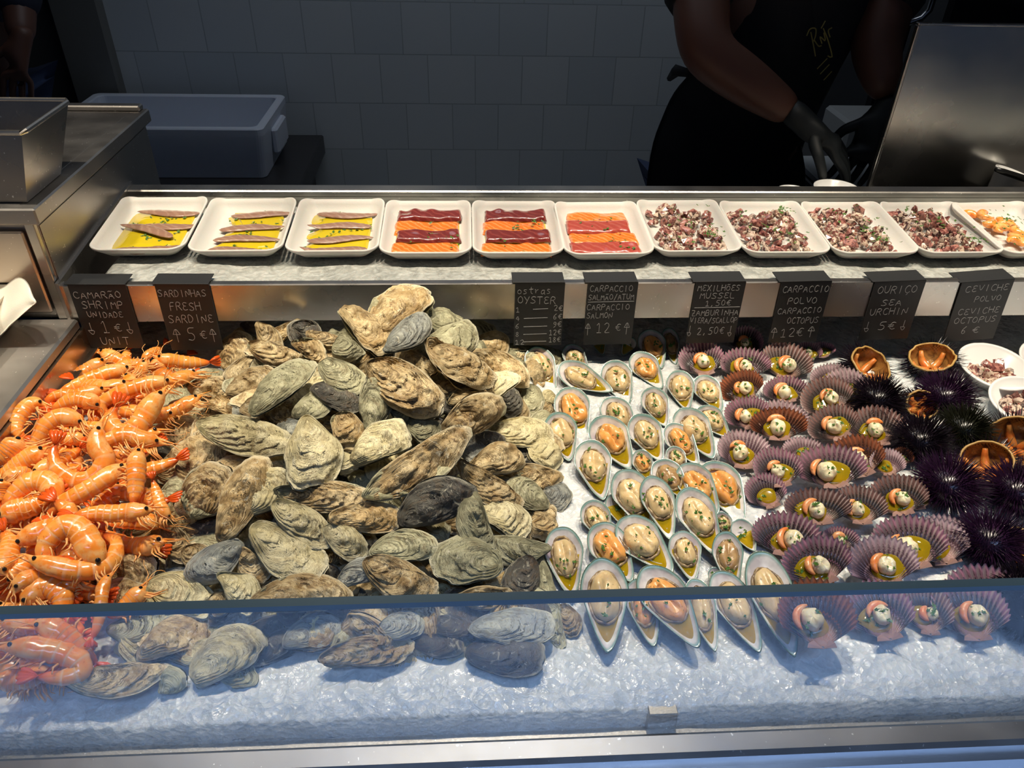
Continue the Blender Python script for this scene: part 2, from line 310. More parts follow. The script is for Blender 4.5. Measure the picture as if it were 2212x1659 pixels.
def glass_mat():
    m = bpy.data.materials.new('clear_glass'); m.use_nodes = True; t = m.node_tree; t.nodes.clear()
    o = t.nodes.new('ShaderNodeOutputMaterial'); mx = t.nodes.new('ShaderNodeMixShader'); tr = t.nodes.new('ShaderNodeBsdfTransparent'); gl = t.nodes.new('ShaderNodeBsdfGlossy'); fr = t.nodes.new('ShaderNodeMath'); fr.operation = 'MULTIPLY_ADD'; fr.inputs[1].default_value = .96; fr.inputs[2].default_value = .04; lw = t.nodes.new('ShaderNodeLayerWeight'); lw.inputs[0].default_value = .5; pw = t.nodes.new('ShaderNodeMath'); pw.operation = 'POWER'; pw.inputs[1].default_value = 5; t.links.new(lw.outputs['Facing'], pw.inputs[0]); t.links.new(pw.outputs[0], fr.inputs[0])
    tr.inputs[0].default_value = (.97, .985, .98, 1); gl.inputs['Roughness'].default_value = .015
    geo = t.nodes.new('ShaderNodeNewGeometry'); s = t.nodes.new('ShaderNodeSeparateXYZ'); tc = t.nodes.new('ShaderNodeTexCoord'); t.links.new(tc.outputs[3], s.inputs[0])
    nz = t.nodes.new('ShaderNodeTexNoise'); nz.inputs['Scale'].default_value = 7; nz.inputs['Detail'].default_value = 6; t.links.new(tc.outputs[3], nz.inputs[0])
    fine = t.nodes.new('ShaderNodeTexNoise'); fine.inputs['Scale'].default_value = 420; fine.inputs['Detail'].default_value = 1; t.links.new(tc.outputs[3], fine.inputs[0])
    mr = t.nodes.new('ShaderNodeMapRange'); t.links.new(s.outputs[2], mr.inputs[0]); mr.inputs[1].default_value = CZ - .60; mr.inputs[2].default_value = CZ - .675; mr.inputs[3].default_value = 0; mr.inputs[4].default_value = .42
    mm = t.nodes.new('ShaderNodeMath'); mm.operation = 'MULTIPLY'; t.links.new(mr.outputs[0], mm.inputs[0]); t.links.new(nz.outputs[0], mm.inputs[1])
    rr = t.nodes.new('ShaderNodeMapRange'); t.links.new(fine.outputs[0], rr.inputs[0]); rr.inputs[1].default_value = .42; rr.inputs[2].default_value = .5
    m2 = t.nodes.new('ShaderNodeMath'); m2.operation = 'MULTIPLY'; t.links.new(mm.outputs[0], m2.inputs[0]); t.links.new(rr.outputs[0], m2.inputs[1])
    fog = t.nodes.new('ShaderNodeBsdfTranslucent'); fog.inputs[0].default_value = (.8, .85, .9, 1)
    mf = t.nodes.new('ShaderNodeMixShader'); t.links.new(m2.outputs[0], mf.inputs[0]); t.links.new(tr.outputs[0], mf.inputs[1]); t.links.new(fog.outputs[0], mf.inputs[2])
    t.links.new(fr.outputs[0], mx.inputs[0]); t.links.new(mf.outputs[0], mx.inputs[1]); t.links.new(gl.outputs[0], mx.inputs[2]); t.links.new(mx.outputs[0], o.inputs[0]); return m
GLASS = glass_mat(); GEDGE = simple('glass_edge_green', (.17, .22, .185), .5, spec=.6); GCHAM = simple('glass_chamfer', (.30, .42, .52), .15, metal=.4)  # chamfer colour carries the pale blue of reflected sky
SKIN = NT('skin', col=(.12, .05, .031), rough=.5, sss=.1, sscale=.01).m; BLACKC = simple('black_cloth', (.008, .008, .011), .85); JEANS = simple('blue_jeans', (.03, .05, .12), .8); GLOVE = simple('black_glove', (.006, .009, .011), .6)
NAVY = simple('navy_cloth', (.012, .016, .035), .85); HAIR = simple('dark_hair', (.012, .009, .007), .6)


# ------------------------------------------------------------------ the setting
def struct(name, bm, m, **kw): o = bm.build(name, m, **kw); o['kind'] = 'structure'; return o
def at(z): return CZ + z
FLOORM = NT('floor_paving', rough=.6); _o = FLOORM.obj(); FLOORM.set('col', FLOORM.mix(FLOORM.noise(_o, 3, 4), (.36, .40, .45), (.46, .50, .55)))
struct('floor', MB().box(-4, 4, -3.2, 3, -.1, 0), FLOORM.m)
struct('ceiling', MB().box(-4, 4, -.15, 2.8, 3.12, 3.2), simple('ceiling_paint', (.12, .12, .12), .9))
wb = MB().box(-1.05 + .042, 2.3 + .042, 0, .12, -1.143, 2.0 - .143).build('wall_back', TILE); wb.location = (-.042, 2.5, 1.143); wb['kind'] = 'structure'
DARKW = simple('dark_wall', (.035, .036, .037), .7)
struct('wall_left', MB().box(-2.7, -2.6, -.1, 3, 0, 3.12), DARKW); struct('wall_right', MB().box(2.26, 2.36, -.1, 3, 0, 3.12), DARKW)
struct('wall_corridor', MB().box(-2.6, -1.05, 2.95, 3, 0, 3.12), DARKW)
struct('trim_1', MB().box(-1.19, -1.05, 2.46, 2.62, 0, 3.12, b=.006), simple('pillar_paint', (.15, .15, .14), .5))
struct('door_1', MB().box(-1.66, -1.19, 2.50, 2.55, 0, 3.1), simple('grey_door', (.075, .078, .08), .5))

# the display counter
cnt = tag(empty('display_counter', (.3, .7, 0)), 'stainless steel refrigerated display counter holding the ice bed', 'counter')
def part(name, bm, m, parent, **kw):
    o = bm.build(name, m, **kw); o.parent = parent; o.matrix_parent_inverse = parent.matrix_world.inverted(); return o
bpy.context.view_layer.update()
part('front_ledge', MB().bevbox(-1.6, 1.9, .350, .3745, at(-.70), at(-.672), .004).box(-1.6, 1.9, .372, .388, at(-.72), at(-.686)), STEEL_F, cnt)
part('front_panel', MB().box(-1.6, 1.9, .345, .356, .05, at(-.692)), STEEL_F, cnt)
part('ice_well', MB().box(-.535, 1.9, .388, 1.16, at(-.80), at(-.79)).box(-.535, 1.9, 1.12, 1.13, at(-.80), at(-.575)).box(1.85, 1.9, .388, 1.13, at(-.8), at(-.575)), simple('well_steel', (.10, .10, .11), .35, .8), cnt)
part('worktop', MB().bevbox(-1.6, -.534, .33, .926, at(-.566), at(-.55), .003), brushed('worktop_steel', (.47, .45, .42), .42, (3, 200, 3), .1), cnt)
part('well_side', MB().box(-.536, -.531, .39, 1.12, at(-.80), at(-.566)).box(-.531, -.522, .39, 1.12, at(-.80), at(-.600)), brushed('well_side_steel', (.50, .40, .32), .25, (3, 3, 120)), cnt)  # brown tint puts a coppery reflection into the steel colour
part('plinth', MB().box(-1.6, 1.9, .40, 1.2, 0, at(-.8)), DARKW, cnt)

# ice bed
def ice_bed(name, x0, x1, y0, y1, zf, nx, ny, amp, depth, label, seed, mat=None):
    X, Y = np.meshgrid(np.linspace(x0, x1, nx), np.linspace(y0, y1, ny)); P = np.stack([X, Y, X * 0], -1)
    n1 = fbm(P, 38, seed, 3); n2 = np.abs(noise(P, 150, seed + 5)); r = np.clip(noise(P, 9, seed + 9) * 1.6 + .35, 0, 1)
    Z = zf(X, Y) + amp * (n1 * .8 + n2 * 1.0 * r) + .003 * noise(P, 11, seed + 3)
    V = np.stack([X, Y, Z], -1).reshape(-1, 3); N = nx * ny; Fc = gridf(ny, nx, wrap=False)
    ring = [i for i in range(nx)] + [j * nx + nx - 1 for j in range(1, ny)] + [(ny - 1) * nx + i for i in range(nx - 2, -1, -1)] + [j * nx for j in range(ny - 2, 0, -1)]
    low = V[ring].copy(); low[:, 2] = zf(X, Y).min() - depth; V = np.vstack([V, low]); k = len(ring)
    Fc += [(ring[i], N + i, N + (i + 1) % k, ring[(i + 1) % k]) for i in range(k)]; Fc.append(tuple(N + i for i in range(k))[::-1])
    return tag(mk(name, V, Fc, mat or ICE), label, 'ice', kind='stuff')
def icef(X, Y): return ice_z(X, Y) - .004 - .012 * np.clip((.42 - Y) / .045, 0, 1) ** 2
ice_bed('crushed_ice_bed', -.52, 1.45, .3905, 1.10, icef, 560, 210, .0028, .06, 'wide sloping bed of crushed ice under the shellfish behind the front glass', 1)
ice_bed('crushed_ice_shelf_bed', -.512, 1.45, .944, 1.19, lambda X, Y: at(-.5085) + (Y - .944) * .03 - .02 * np.clip((-.50 - X) / .02, 0, 1), 380, 60, .0014, .024, 'thin layer of crushed ice under the white foam trays on the shelf', 4, ICE2)

# the raised shelf
shf = tag(empty('display_shelf', (.3, 1.05, at(-.56))), 'raised stainless steel shelf with front lip and back rail carrying the foam trays', 'shelf'); bpy.context.view_layer.update()
part('front_lip', MB().bevbox(-.545, 1.9, .930, .942, at(-.56), at(-.5015), .0015), brushed('lip_steel', (.56, .53, .50), .27, (2, 2, 300), .1), shf)
part('shelf_pan', MB().box(-.545, 1.9, .936, 1.215, at(-.562), at(-.556)), STEEL_D, shf)
part('back_rail', MB().bevbox(-.545, 1.9, 1.199, 1.226, at(-.487), at(-.4755), .002).box(-.545, 1.9, 1.204, 1.214, at(-.56), at(-.487)), STEEL, shf)
sp = MB(); pts = [(.926, at(-.56)), (1.226, at(-.56)), (1.226, at(-.470)), (.926, at(-.497))]
sp.add([(-.548, a, b) for a, b in pts] + [(-.5435, a, b) for a, b in pts], [(0, 1, 2, 3)[::-1], (4, 5, 6, 7), (0, 1, 5, 4), (1, 2, 6, 5), (2, 3, 7, 6), (3, 0, 4, 7)])
part('side_panel', sp, STEEL_D, shf)

# the glass
gl = tag(empty('glass_screen', (.2, .375, at(-.67))), 'low vertical glass screen with green cut edge along the front of the ice', 'glass screen'); bpy.context.view_layer.update()
g = MB(); y0, y1, zt, zb = .375, .385, at(-.4795), at(-.686)
V = [(x, y, z) for x in (-1.6, 1.9) for (y, z) in ((y0, zb), (y0, zt - .0028), (y0 + .0024, zt), (y1, zt), (y1, zb))]
g.add(V, [(0, 1, 6, 5), (3, 4, 9, 8)], 0); part('glass_pane', g, GLASS, gl)
part('glass_edge', MB().add([V[2], V[3], V[8], V[7]] + [(x, y, z - .002) for x, y, z in (V[2], V[3], V[8], V[7])], [(0, 1, 2, 3), (7, 6, 5, 4), (0, 3, 7, 4), (1, 5, 6, 2)]), GEDGE, gl)
part('glass_chamfer', MB().add([V[1], V[2], V[7], V[6]], [(0, 1, 2, 3)]), GCHAM, gl)
q = onY(1423, 1572, .39); tag(MB().bevbox(q[0] - .014, q[0] + .014, .3855, .3985, at(-.69), at(-.663), .001).build('glass_clip', STEEL_D), 'small steel clip at the foot of the front glass screen', 'clip')

# left cabinet, pan, box
cab = tag(empty('hot_cabinet', (-.86, 1.14, at(-.55))), 'low stainless steel cabinet at the left end of the shelf', 'cabinet'); bpy.context.view_layer.update()
part('body', MB().bevbox(-1.5, -.549, .936, 1.35, at(-.556), at(-.412), .002).bevbox(-.5488, -.5485 + .0005, .94, 1.34, at(-.5), at(-.42), .0001), STEEL_D, cab)
part('top', MB().bevbox(-1.5, -.537, .921, 1.35, at(-.4115), at(-.390), .002).bevbox(-1.5, -.545, 1.33, 1.349, at(-.39), at(-.381), .002).bevbox(-1.5, -.560, .935, 1.325, at(-.39), at(-.3895), .0001), STEEL_D, cab)
part('door', MB().bevbox(-1.2, -.566, .928, .9345, at(-.543), at(-.424), .002), brushed('door_steel', (.55, .50, .46), .3, (3, 3, 200), .06), cab)
part('frame', MB().bevbox(-.5615, -.549, .929, .9365, at(-.556), at(-.413), .001), STEEL, cab)
pan = tag(empty('steel_pan', (-.7, .98, at(-.389))), 'deep stainless steel gastronorm pan standing on the left cabinet', 'pan'); bpy.context.view_layer.update()
def taper(mb, b, t, z0, z1):
    V = [(b[0], b[2], z0), (b[1], b[2], z0), (b[1], b[3], z0), (b[0], b[3], z0), (t[0], t[2], z1), (t[1], t[2], z1), (t[1], t[3], z1), (t[0], t[3], z1)]
    return mb.add(V, [(0, 3, 2, 1), (0, 1, 5, 4), (1, 2, 6, 5), (2, 3, 7, 6), (3, 0, 4, 7)])
part('pan_body', taper(taper(MB(), (-.86, -.553, .940, 1.040), (-.89, -.527, .935, 1.068), at(-.389), at(-.30)), (-.858, -.555, .942, 1.038), (-.888, -.529, .937, 1.066), at(-.387), at(-.30)), STEEL_P, pan)
part('pan_rim', MB().tube([(-.89, .933, at(-.299)), (-.527, .933, at(-.299)), (-.524, .94, at(-.299)), (-.525, 1.06, at(-.299)), (-.53, 1.069, at(-.299)), (-.89, 1.069, at(-.299))], .0032), STEEL, pan)
bxp = tag(empty('foam_box', (-.76, 2.27, at(-.797))), 'large white polystyrene fish box standing by the tiled wall', 'box'); bpy.context.view_layer.update()
B = MB(); x0, x1, ya, yb = -1.12, -.55, 2.1, 2.44; t = .020; zb, zt = at(-.797), at(-.66)
def rloop(x0, x1, y0, y1, r, z, n=5):
    return [(x + r * math.cos(a), y + r * math.sin(a), z) for (x, y, a0) in ((x1 - r, y1 - r, 0), (x0 + r, y1 - r, PI / 2), (x0 + r, y0 + r, PI), (x1 - r, y0 + r, 1.5 * PI)) for a in [a0 + PI / 2 * k / n for k in range(n + 1)]]
Ls = [rloop(x0 + .012, x1 - .012, ya + .005, yb - .005, .02, zb), rloop(x0, x1, ya, yb, .02, zt - .02), rloop(x0, x1, ya, yb, .02, zt - .003), rloop(x0 + .003, x1 - .003, ya + .003, yb - .003, .02, zt), rloop(x0 + t, x1 - t, ya + t, yb - t, .02, zt), rloop(x0 + t + .003, x1 - t - .003, ya + t + .003, yb - t - .003, .02, zt - .003), rloop(x0 + t + .01, x1 - t - .01, ya + t + .01, yb - t - .01, .02, zb + .02)]
n = len(Ls[0]); B.add(sum(Ls, []), gridf(len(Ls), n) + [tuple(range(n))[::-1], tuple(range((len(Ls) - 1) * n, len(Ls) * n))]); part('box_body', B, FOAMB, bxp)
part('handle_grip', MB().bevbox(x1 - .006, x1 + .014, ya + .1, yb - .1, zb + .035, zt - .03, .006), FOAMB, bxp)
tag(MB().bevbox(-1.16, -.46, 2.04, 2.49, at(-.86), at(-.7985), .004).box(-1.0, -.50, 2.1, 2.47, 0, at(-.86)).build('back_counter', simple('dark_counter', (.03, .028, .028), .35)), 'dark low counter along the tiled wall under the foam box', 'counter')
# right side
spl = tag(empty('splash_guard', (1.1, 1.35, at(-.56))), 'upright stainless steel splash guard behind the right end of the rail', 'splash guard'); bpy.context.view_layer.update()
part('sheet', MB().bevbox(.766, 1.7, 1.350, 1.354, at(-.60), at(-.242), .001), brushed('guard_steel', (.50, .49, .47), .24, (1.2, 3, 60), .05, False), spl)
part('folded_edge', MB().bevbox(.762, 1.7, 1.349, 1.360, at(-.243), at(-.239), .001).bevbox(.762, .766, 1.349, 1.360, at(-.60), at(-.243), .001), STEEL, spl)
tag(MB().bevbox(.80, 1.9, 1.37, 2.0, at(-.66), at(-.64), .003).box(.85, 1.85, 1.3, 1.95, 0, at(-.66)).build('prep_table', simple('prep_steel', (.10, .10, .10), .4, .6)), 'dark steel preparation table behind the shelf at the right', 'table')
tag(MB().bevbox(.805, 1.30, 1.38, 1.80, at(-.6395), at(-.62), .004).build('cutting_board', simple('white_board', (.45, .47, .47), .5)), 'white cutting board under the hands of the person in black', 'cutting board')
tag(MB().bevbox(.93, 1.22, 1.82, 1.97, at(-.6395), at(-.545), .008).build('plastic_crate', simple('grey_plastic', (.30, .31, .31), .5)), 'pale plastic crate beyond the cutting board between the two arms', 'crate')
tag(MB().bevbox(.90, 1.10, 1.42, 1.50, at(-.6195), at(-.60), .004).build('blue_bag', simple('blue_film', (.03, .05, .11), .2)), 'crumpled dark blue plastic bag on the cutting board edge', 'bag')
tag(MB().bevbox(1.12, 2.2, 2.12, 2.48, 0, at(.35), .01).build('tall_refrigerator', simple('black_fridge', (.012, .012, .015), .3)), 'tall black refrigerator in the dark right background', 'refrigerator')
tp = MB(); tp.tube([onY(*p, 1.75) for p in ((1885, 68), (1930, 58), (1962, 50), (1990, 40), (2008, 22), (2018, -8), (2022, -60))], .007)
tag(tp.build('curved_pipe', simple('chrome_pipe', (.35, .36, .38), .15, 1), smooth=True), 'thin curved chrome pipe behind the top of the splash guard', 'pipe')
tag(MB().bevbox(1.05, 1.30, 1.76, 1.90, at(-.6395), at(-.2), .01).build('tap_stand', simple('black_metal', (.015, .015, .017), .3)), 'dark upright stand behind the splash guard carrying the pipe', 'stand')
def lathe(mb, prof, c, n=40, mi=0, T=None):
    V = []
    for r, z in prof:
        for k in range(n):
            a = 2 * PI * k / n; p = np.array([r * math.cos(a), r * math.sin(a), z])
            if T is not None: p = np.array(T @ Vector(p))
            V.append(p + np.array(c))
    return mb.add(V, gridf(len(prof), n, flip=False) , mi)
TUB = [(0, .0005), (.62, .0005), (.86, .55), (.96, .56), (1.0, .60), (1.0, .64), (.93, .64), (.92, .60), (.84, .58), (.61, .06), (0, .06)]
for px, py, r, lb in ((1715, 412, .030, 'small white plastic tub rim showing behind the rail, the lower one'), (1807, 404, .040, 'white plastic tub rim showing behind the rail, beside the splash guard')):
    q = onY(px, py, 1.30); tag(lathe(MB(), [(r * a, r * 1.2 * b) for a, b in TUB], (q[0], q[1], q[2] - r * .77)).build('plastic_tub', WHITE, smooth=True), lb, 'tub', 'white tubs behind the rail')
tag(MB().bevbox(.60, .79, 1.232, 1.345, 0, at(-.50) - .036, .003).build('tub_stand', DARKW), 'dark block carrying the white tubs behind the rail', 'block')
q = onY(2212, 402, 1.25)
tag(lathe(MB(), [(0, -.045), (.022, -.045), (.030, 0), (.0325, .001), (.0325, .004), (.028, .004), (.0205, -.042), (0, -.042)], (q[0] + .015, q[1] + .06, q[2]), T=Matrix.Rotation(rad(14), 3, 'Y')).build('white_cup', WHITE, smooth=True), 'white cup by the steel guard at the right edge', 'cup')
kn = tag(empty('ladle', q), 'black handled utensil lying across the white cup at the right edge', 'ladle'); bpy.context.view_layer.update()
a, b = onY(2152, 366, 1.24), onY(2232, 392, 1.27)
part('handle', MB().tube([a, a * .8 + b * .2, a * .3 + b * .7, b], [.004, .0055, .006, .006], 10), simple('black_handle', (.01, .01, .01), .2), kn, smooth=True)
part('shaft', MB().tube([b, b + (b - a) * .9], [.003, .003], 8), STEEL, kn)
tag(MB().bevbox(1.02, 1.25, 1.24, 1.348, .7, at(-.5), .003).build('utensil_stand', STEEL_D), 'steel block under the white cup against the splash guard', 'block')
# paper box and napkin
pb = tag(empty('paper_box', (-.7, .87, at(-.55))), 'white card food box on the left worktop', 'box'); bpy.context.view_layer.update()
part('box_body', taper(MB(), (-.82, -.613, .80, .922), (-.83, -.598, .79, .925), at(-.5495), at(-.497)), CARD, pb)
rows = [[onY(-60, 642, .915), onY(0, 624, .912), onY(36, 600, .90), onY(60, 614, .885), onY(74, 640, .872)],
        [onY(-60, 668, .895), onY(0, 652, .89), onY(40, 632, .88), onY(62, 640, .870), onY(78, 652, .862)],
        [onY(-60, 720, .865), onY(0, 690, .862), onY(30, 668, .862), onY(50, 662, .862), onY(70, 660, .862)],
        [onY(-60, 770, .853), onY(0, 724, .853), onY(20, 704, .853), onY(36, 690, .853), onY(52, 676, .853)]]
def patch(rows, nu, nv_, th, mat, name, amp=0, seed=0):
    R = np.array(rows); a, b = R.shape[:2]; U = np.linspace(0, a - 1, nu); Vv = np.linspace(0, b - 1, nv_)
    def cr(P, t):
        i = min(int(t), len(P) - 2); f = t - i; p0 = P[max(i - 1, 0)]; p1 = P[i]; p2 = P[i + 1]; p3 = P[min(i + 2, len(P) - 1)]
        return .5 * (2 * p1 + (p2 - p0) * f + (2 * p0 - 5 * p1 + 4 * p2 - p3) * f * f + (3 * p1 - p0 - 3 * p2 + p3) * f ** 3)
    G = np.array([[cr(np.array([cr(R[k], v) for k in range(a)]), u) for v in Vv] for u in U]); G += amp * noise(G, 55, seed)[..., None]
    V = G.reshape(-1, 3); n = nv([0, -1, 1]); V2 = np.vstack([V, V - n * th]); N = len(V)
    Fc = gridf(nu, nv_, wrap=False) + gridf(nu, nv_, off=N, wrap=False, flip=True)
    for i in range(nv_ - 1): Fc += [(i, i + 1, N + i + 1, N + i), ((nu - 1) * nv_ + i + 1, (nu - 1) * nv_ + i, N + (nu - 1) * nv_ + i, N + (nu - 1) * nv_ + i + 1)]
    for i in range(nu - 1): Fc += [((i + 1) * nv_, i * nv_, N + i * nv_, N + (i + 1) * nv_), (i * nv_ + nv_ - 1, (i + 1) * nv_ + nv_ - 1, N + (i + 1) * nv_ + nv_ - 1, N + i * nv_ + nv_ - 1)]
    return mk(name, V2, Fc, mat)
tag(patch(rows, 16, 20, .0012, PAPER, 'paper_napkin', .0012, 3), 'embossed white paper napkin draped over the food box at left', 'napkin')

# ------------------------------------------------------------------ slate price tags with chalk writing
GL = {'A': '0,0 2,6 4,0|.8,2 3.2,2', 'B': '0,0 0,6 3,6 3.6,4.6 3,3.2 0,3|3,3.2 4,1.6 3,0 0,0', 'C': '4,5 3,6 1,5.6 0,3 1,.4 3,0 4,1', 'D': '0,0 0,6 2.4,5.6 4,3 2.4,.3 0,0', 'E': '3.8,5.4 2,6 .4,5 1.4,3.3 2.8,3.2|1.4,3.3 0,1.6 1.4,0 3.8,.6',
      'F': '0,0 .3,6 3.6,6|.2,3.2 2.8,3.3', 'G': '4,5 2,6 0,3 2,0 4,1 4,2.6 2.4,2.6', 'H': '0,0 0,6|4,0 4,6|0,3 4,3.2', 'I': '2,0 2,6', 'L': '0,6 0,0 3.6,.2', 'M': '0,0 .5,6 2,2.4 3.6,6 4.2,0', 'N': '0,0 .2,6 3.8,0 4,6', 'O': '2,6 .2,4.6 0,1.6 2,0 4,1.6 3.8,4.6 2,6',
      'P': '0,0 .2,6 3,6 4,4.6 3,3.1 .2,3', 'R': '0,0 .2,6 3,6 3.8,4.6 2.8,3.2 .2,3|1.8,3.1 4,0', 'S': '4,5.2 2.4,6 .4,5 1,3.6 3.2,2.6 3.8,1.2 2,0 0,.7', 'T': '0,6 4,6|2,6 2,0', 'U': '0,6 .2,1.4 2,0 3.8,1.4 4,6', 'V': '0,6 2,0 4,6', 'X': '0,6 4,0|0,0 4,6', 'Y': '0,6 2,3|4,6 1.4,0', 'Z': '0,6 4,6 0,0 4,0|1,3 3,3',
      'a': '3.4,3.6 1.6,4 .2,2 1.2,0 3,1 3.4,3.8 3.4,.4 4,0', 'b': '0,6 0,0 2.6,0 3.4,1.6 2.4,3 0,2.6', 'i': '2,0 2,3.8|2,5.2 2.1,5.5', 'm': '0,0 0,4 1.6,4 1.8,0 2,3.6 3.6,4 4,0', 's': '3,3.8 1,4 .6,2.8 3,1.6 2.6,.2 .4,0', 't': '1.6,6 1.4,.8 3,0|0,4 3.4,4.2', 'r': '.4,4 .8,0 1,2.8 3,4', 'o': '2,4 .4,3 .4,1 2,0 3.6,1 3.6,3 2,4', 'u': '.2,4 .2,1 1.6,0 3.4,1 3.4,4',
      '0': '2,6 .4,4.6 .4,1.4 2,0 3.6,1.4 3.6,4.6 2,6', '1': '.6,4.4 2.2,6 2.2,0|.8,0 3.6,0', '2': '.3,4.8 1.8,6 3.6,4.8 2.6,2.4 .2,0 3.9,.2', '4': '3,0 3,6 0,2 4,2', '5': '3.8,6 .8,6 .5,3.4 2.6,3.6 3.7,1.8 2.4,0 .2,.5', '6': '3.4,6 1,4 .3,1.6 1.8,0 3.6,1.4 2.6,3 .6,2.4', '8': '2,3.2 .6,4.6 2,6 3.4,4.6 2,3.2 .3,1.6 2,0 3.7,1.6 2,3.2', '9': '3.6,4.6 2,3 .5,4.4 1.8,6 3.6,5 3.2,2 1,0',
      ',': '1.8,.6 1.2,-1', '/': '.4,-.5 3.6,6.5', '€': '4,5.2 2.6,5.8 1,4.4 1,1.4 2.6,.2 4,.9|0,3.6 3,3.6|0,2.5 2.8,2.5', '-': '.5,3 3.5,3', '^': '2,-1 2,5.6|0,3 2,6.4 4,3|0,3 4,2.9', 'v': '2,7 2,2|0,2.2 2,-1 4,2.2 0,2.2', "'": '2,6.8 2.4,5.6', 'ã': '3.4,3.6 1.6,4 .2,2 1.2,0 3,1 3.4,3.8 3.4,.4 4,0|.6,5.4 1.6,6 2.6,5.4 3.4,6', 'Ã': '0,0 2,5 4,0|.8,2 3.2,2|.6,6.2 1.6,6.8 2.6,6.2 3.4,6.8', 'Ç': '4,5 3,6 1,5.6 0,3 1,.4 3,0 4,1|2.4,0 2.8,-1 1.8,-1.5', 'Õ': '2,5 .2,4 0,1.6 2,0 4,1.6 3.8,4 2,5|.6,6.2 1.6,6.8 2.6,6.2 3.4,6.8'}
def writing(mb, text, x, y, w, h, slant=0):   # text box (x, y) lower left, total width w, cap height h, in metres
    n = len(text); adv = w / max(n - .15, 1); cw = adv * .74
    for k, ch in enumerate(text):
        if ch not in GL: continue
        jx, jy = random.uniform(-.04, .04) * adv, random.uniform(-.07, .07) * h
        for st in GL[ch].split('|'):
            P = [tuple(map(float, q.split(','))) for q in st.split()]
            P = np.array([(x + k * adv + jx + cw * a / 4 + slant * b / 6 * h, y + jy + h * b / 6) for a, b in P])
            for _ in range(2 if len(P) > 2 else 0):
                Q = [P[0]]
                for i in range(len(P) - 1): Q += [P[i] * .75 + P[i + 1] * .25, P[i] * .25 + P[i + 1] * .75]
                P = np.array(Q + [P[-1]])
            line(mb, P)
def line(mb, P, r=.00036):
    P = np.array(P, float)
    for i in range(len(P) - 1):
        d = P[i + 1] - P[i]; L = np.linalg.norm(d)
        if L < 1e-7: continue
        d /= L; nn = np.array([-d[1], d[0]]) * r; a, b = P[i] - d * r * .6, P[i + 1] + d * r * .6
        V = [(q[0], q[1], z) for z in (0, .0002) for q in (a - nn, b - nn, b + nn, a + nn)]
        mb.add(V, [(4, 5, 6, 7), (0, 1, 5, 4), (1, 2, 6, 5), (2, 3, 7, 6), (3, 0, 4, 7)])
E = '€'
SIGNS = [((145, 272, 617), (195, 308, 754), [('CAMARÃO', .05, .80, .82, .10), ('SHRIMP', .14, .64, .72, .115), ('UNIDADE', .18, .50, .62, .09), ('v', .10, .24, .16, .15), ('1', .34, .25, .17, .20), (E, .58, .27, .15, .13), ('v', .78, .24, .16, .15), ('UNIT', .26, .06, .52, .12)], 'slate tag reading shrimp unit 1€, leftmost on the shelf lip'),
         ((333, 452, 616), (372, 480, 758), [('SARDINHAS', .03, .82, .88, .10), ('FRESH', .18, .62, .58, .12), ('SARDINE', .10, .43, .84, .12), ('^', .10, .17, .18, .18), ('5', .38, .16, .2, .2), (E, .62, .18, .15, .13), ('^', .80, .17, .16, .18)], 'slate tag reading fresh sardine 5€, second from the left'),
         ((1113, 1221, 615), (1108, 1213, 750), [('ostras', .05, .83, .68, .10), ('OYSTER', .06, .68, .78, .11)] + [(a, .03, y, .1 * len(a), .08) for a, y in (('1', .55), ('4', .41), ('6', .275), ('8', .15), ('12', .02))] + [(a, .80 - .07 * (len(a) > 2), y, .19 + .07 * (len(a) > 2), .09) for a, y in (('2€', .56), ('6€', .43), ('9€', .30), ('12€', .175), ('18€', .05))], 'slate tag reading ostras oyster with a list of five prices'),
         ((1270, 1379, 614), (1258, 1367, 748), [('CARPACCIO', .05, .86, .86, .09), ('SALMÃO/ATUM', .03, .73, .92, .085), ('CARPACCIO', .02, .57, .86, .09), ('SALMON', .03, .44, .52, .09), ('^', .02, .20, .14, .17), ('12', .24, .20, .30, .17), (E, .64, .22, .14, .12), ('^', .82, .20, .14, .17)], 'slate tag reading carpaccio salmon 12€, fourth from the left'),
         ((1503, 1612, 612), (1482, 1585, 744), [('MEXILHÕES', .06, .86, .84, .09), ('MUSSEL', .13, .74, .70, .09), ('1,50€', .26, .62, .52, .09), ('ZAMBURINHA', .02, .465, .95, .09), ('VIERA/SCALLOP', .02, .34, .96, .09), ('v', .0, .13, .12, .14), ('2,50€', .20, .15, .56, .12), ('v', .84, .13, .12, .14)], 'slate tag reading mussel 1,50€ and scallop 2,50€'),
         ((1688, 1797, 612), (1660, 1765, 743), [('CARPACCIO', .06, .83, .92, .10), ('POLVO', .22, .65, .58, .10), ('CARPACCIO', .06, .49, .88, .09), ('OCTOPUS', .30, .32, .64, .10), ('^', .02, .10, .16, .16), ('12€', .22, .10, .48, .15), ('^', .78, .10, .18, .16)], 'slate tag reading carpaccio octopus 12€, third from the right'),
         ((1890, 2000, 611), (1857, 1965, 737), [('OURIÇO', .10, .80, .78, .12), ('SEA', .26, .60, .40, .10), ('URCHIN', .08, .44, .74, .11), ('v', .05, .16, .14, .14), ('5€', .34, .17, .34, .14), ('v', .78, .16, .14, .14)], 'slate tag reading sea urchin 5€, second from the right'),
         ((2078, 2190, 610), (2050, 2152, 738), [('CEVICHE', .12, .83, .82, .10), ('POLVO', .36, .66, .50, .09), ('CEVICHE', .12, .46, .80, .10), ('OCTOPUS', .10, .31, .82, .10), ('6', .30, .12, .12, .13), (E, .52, .13, .16, .11)], 'slate tag reading ceviche octopus 6€, rightmost on the shelf lip')]
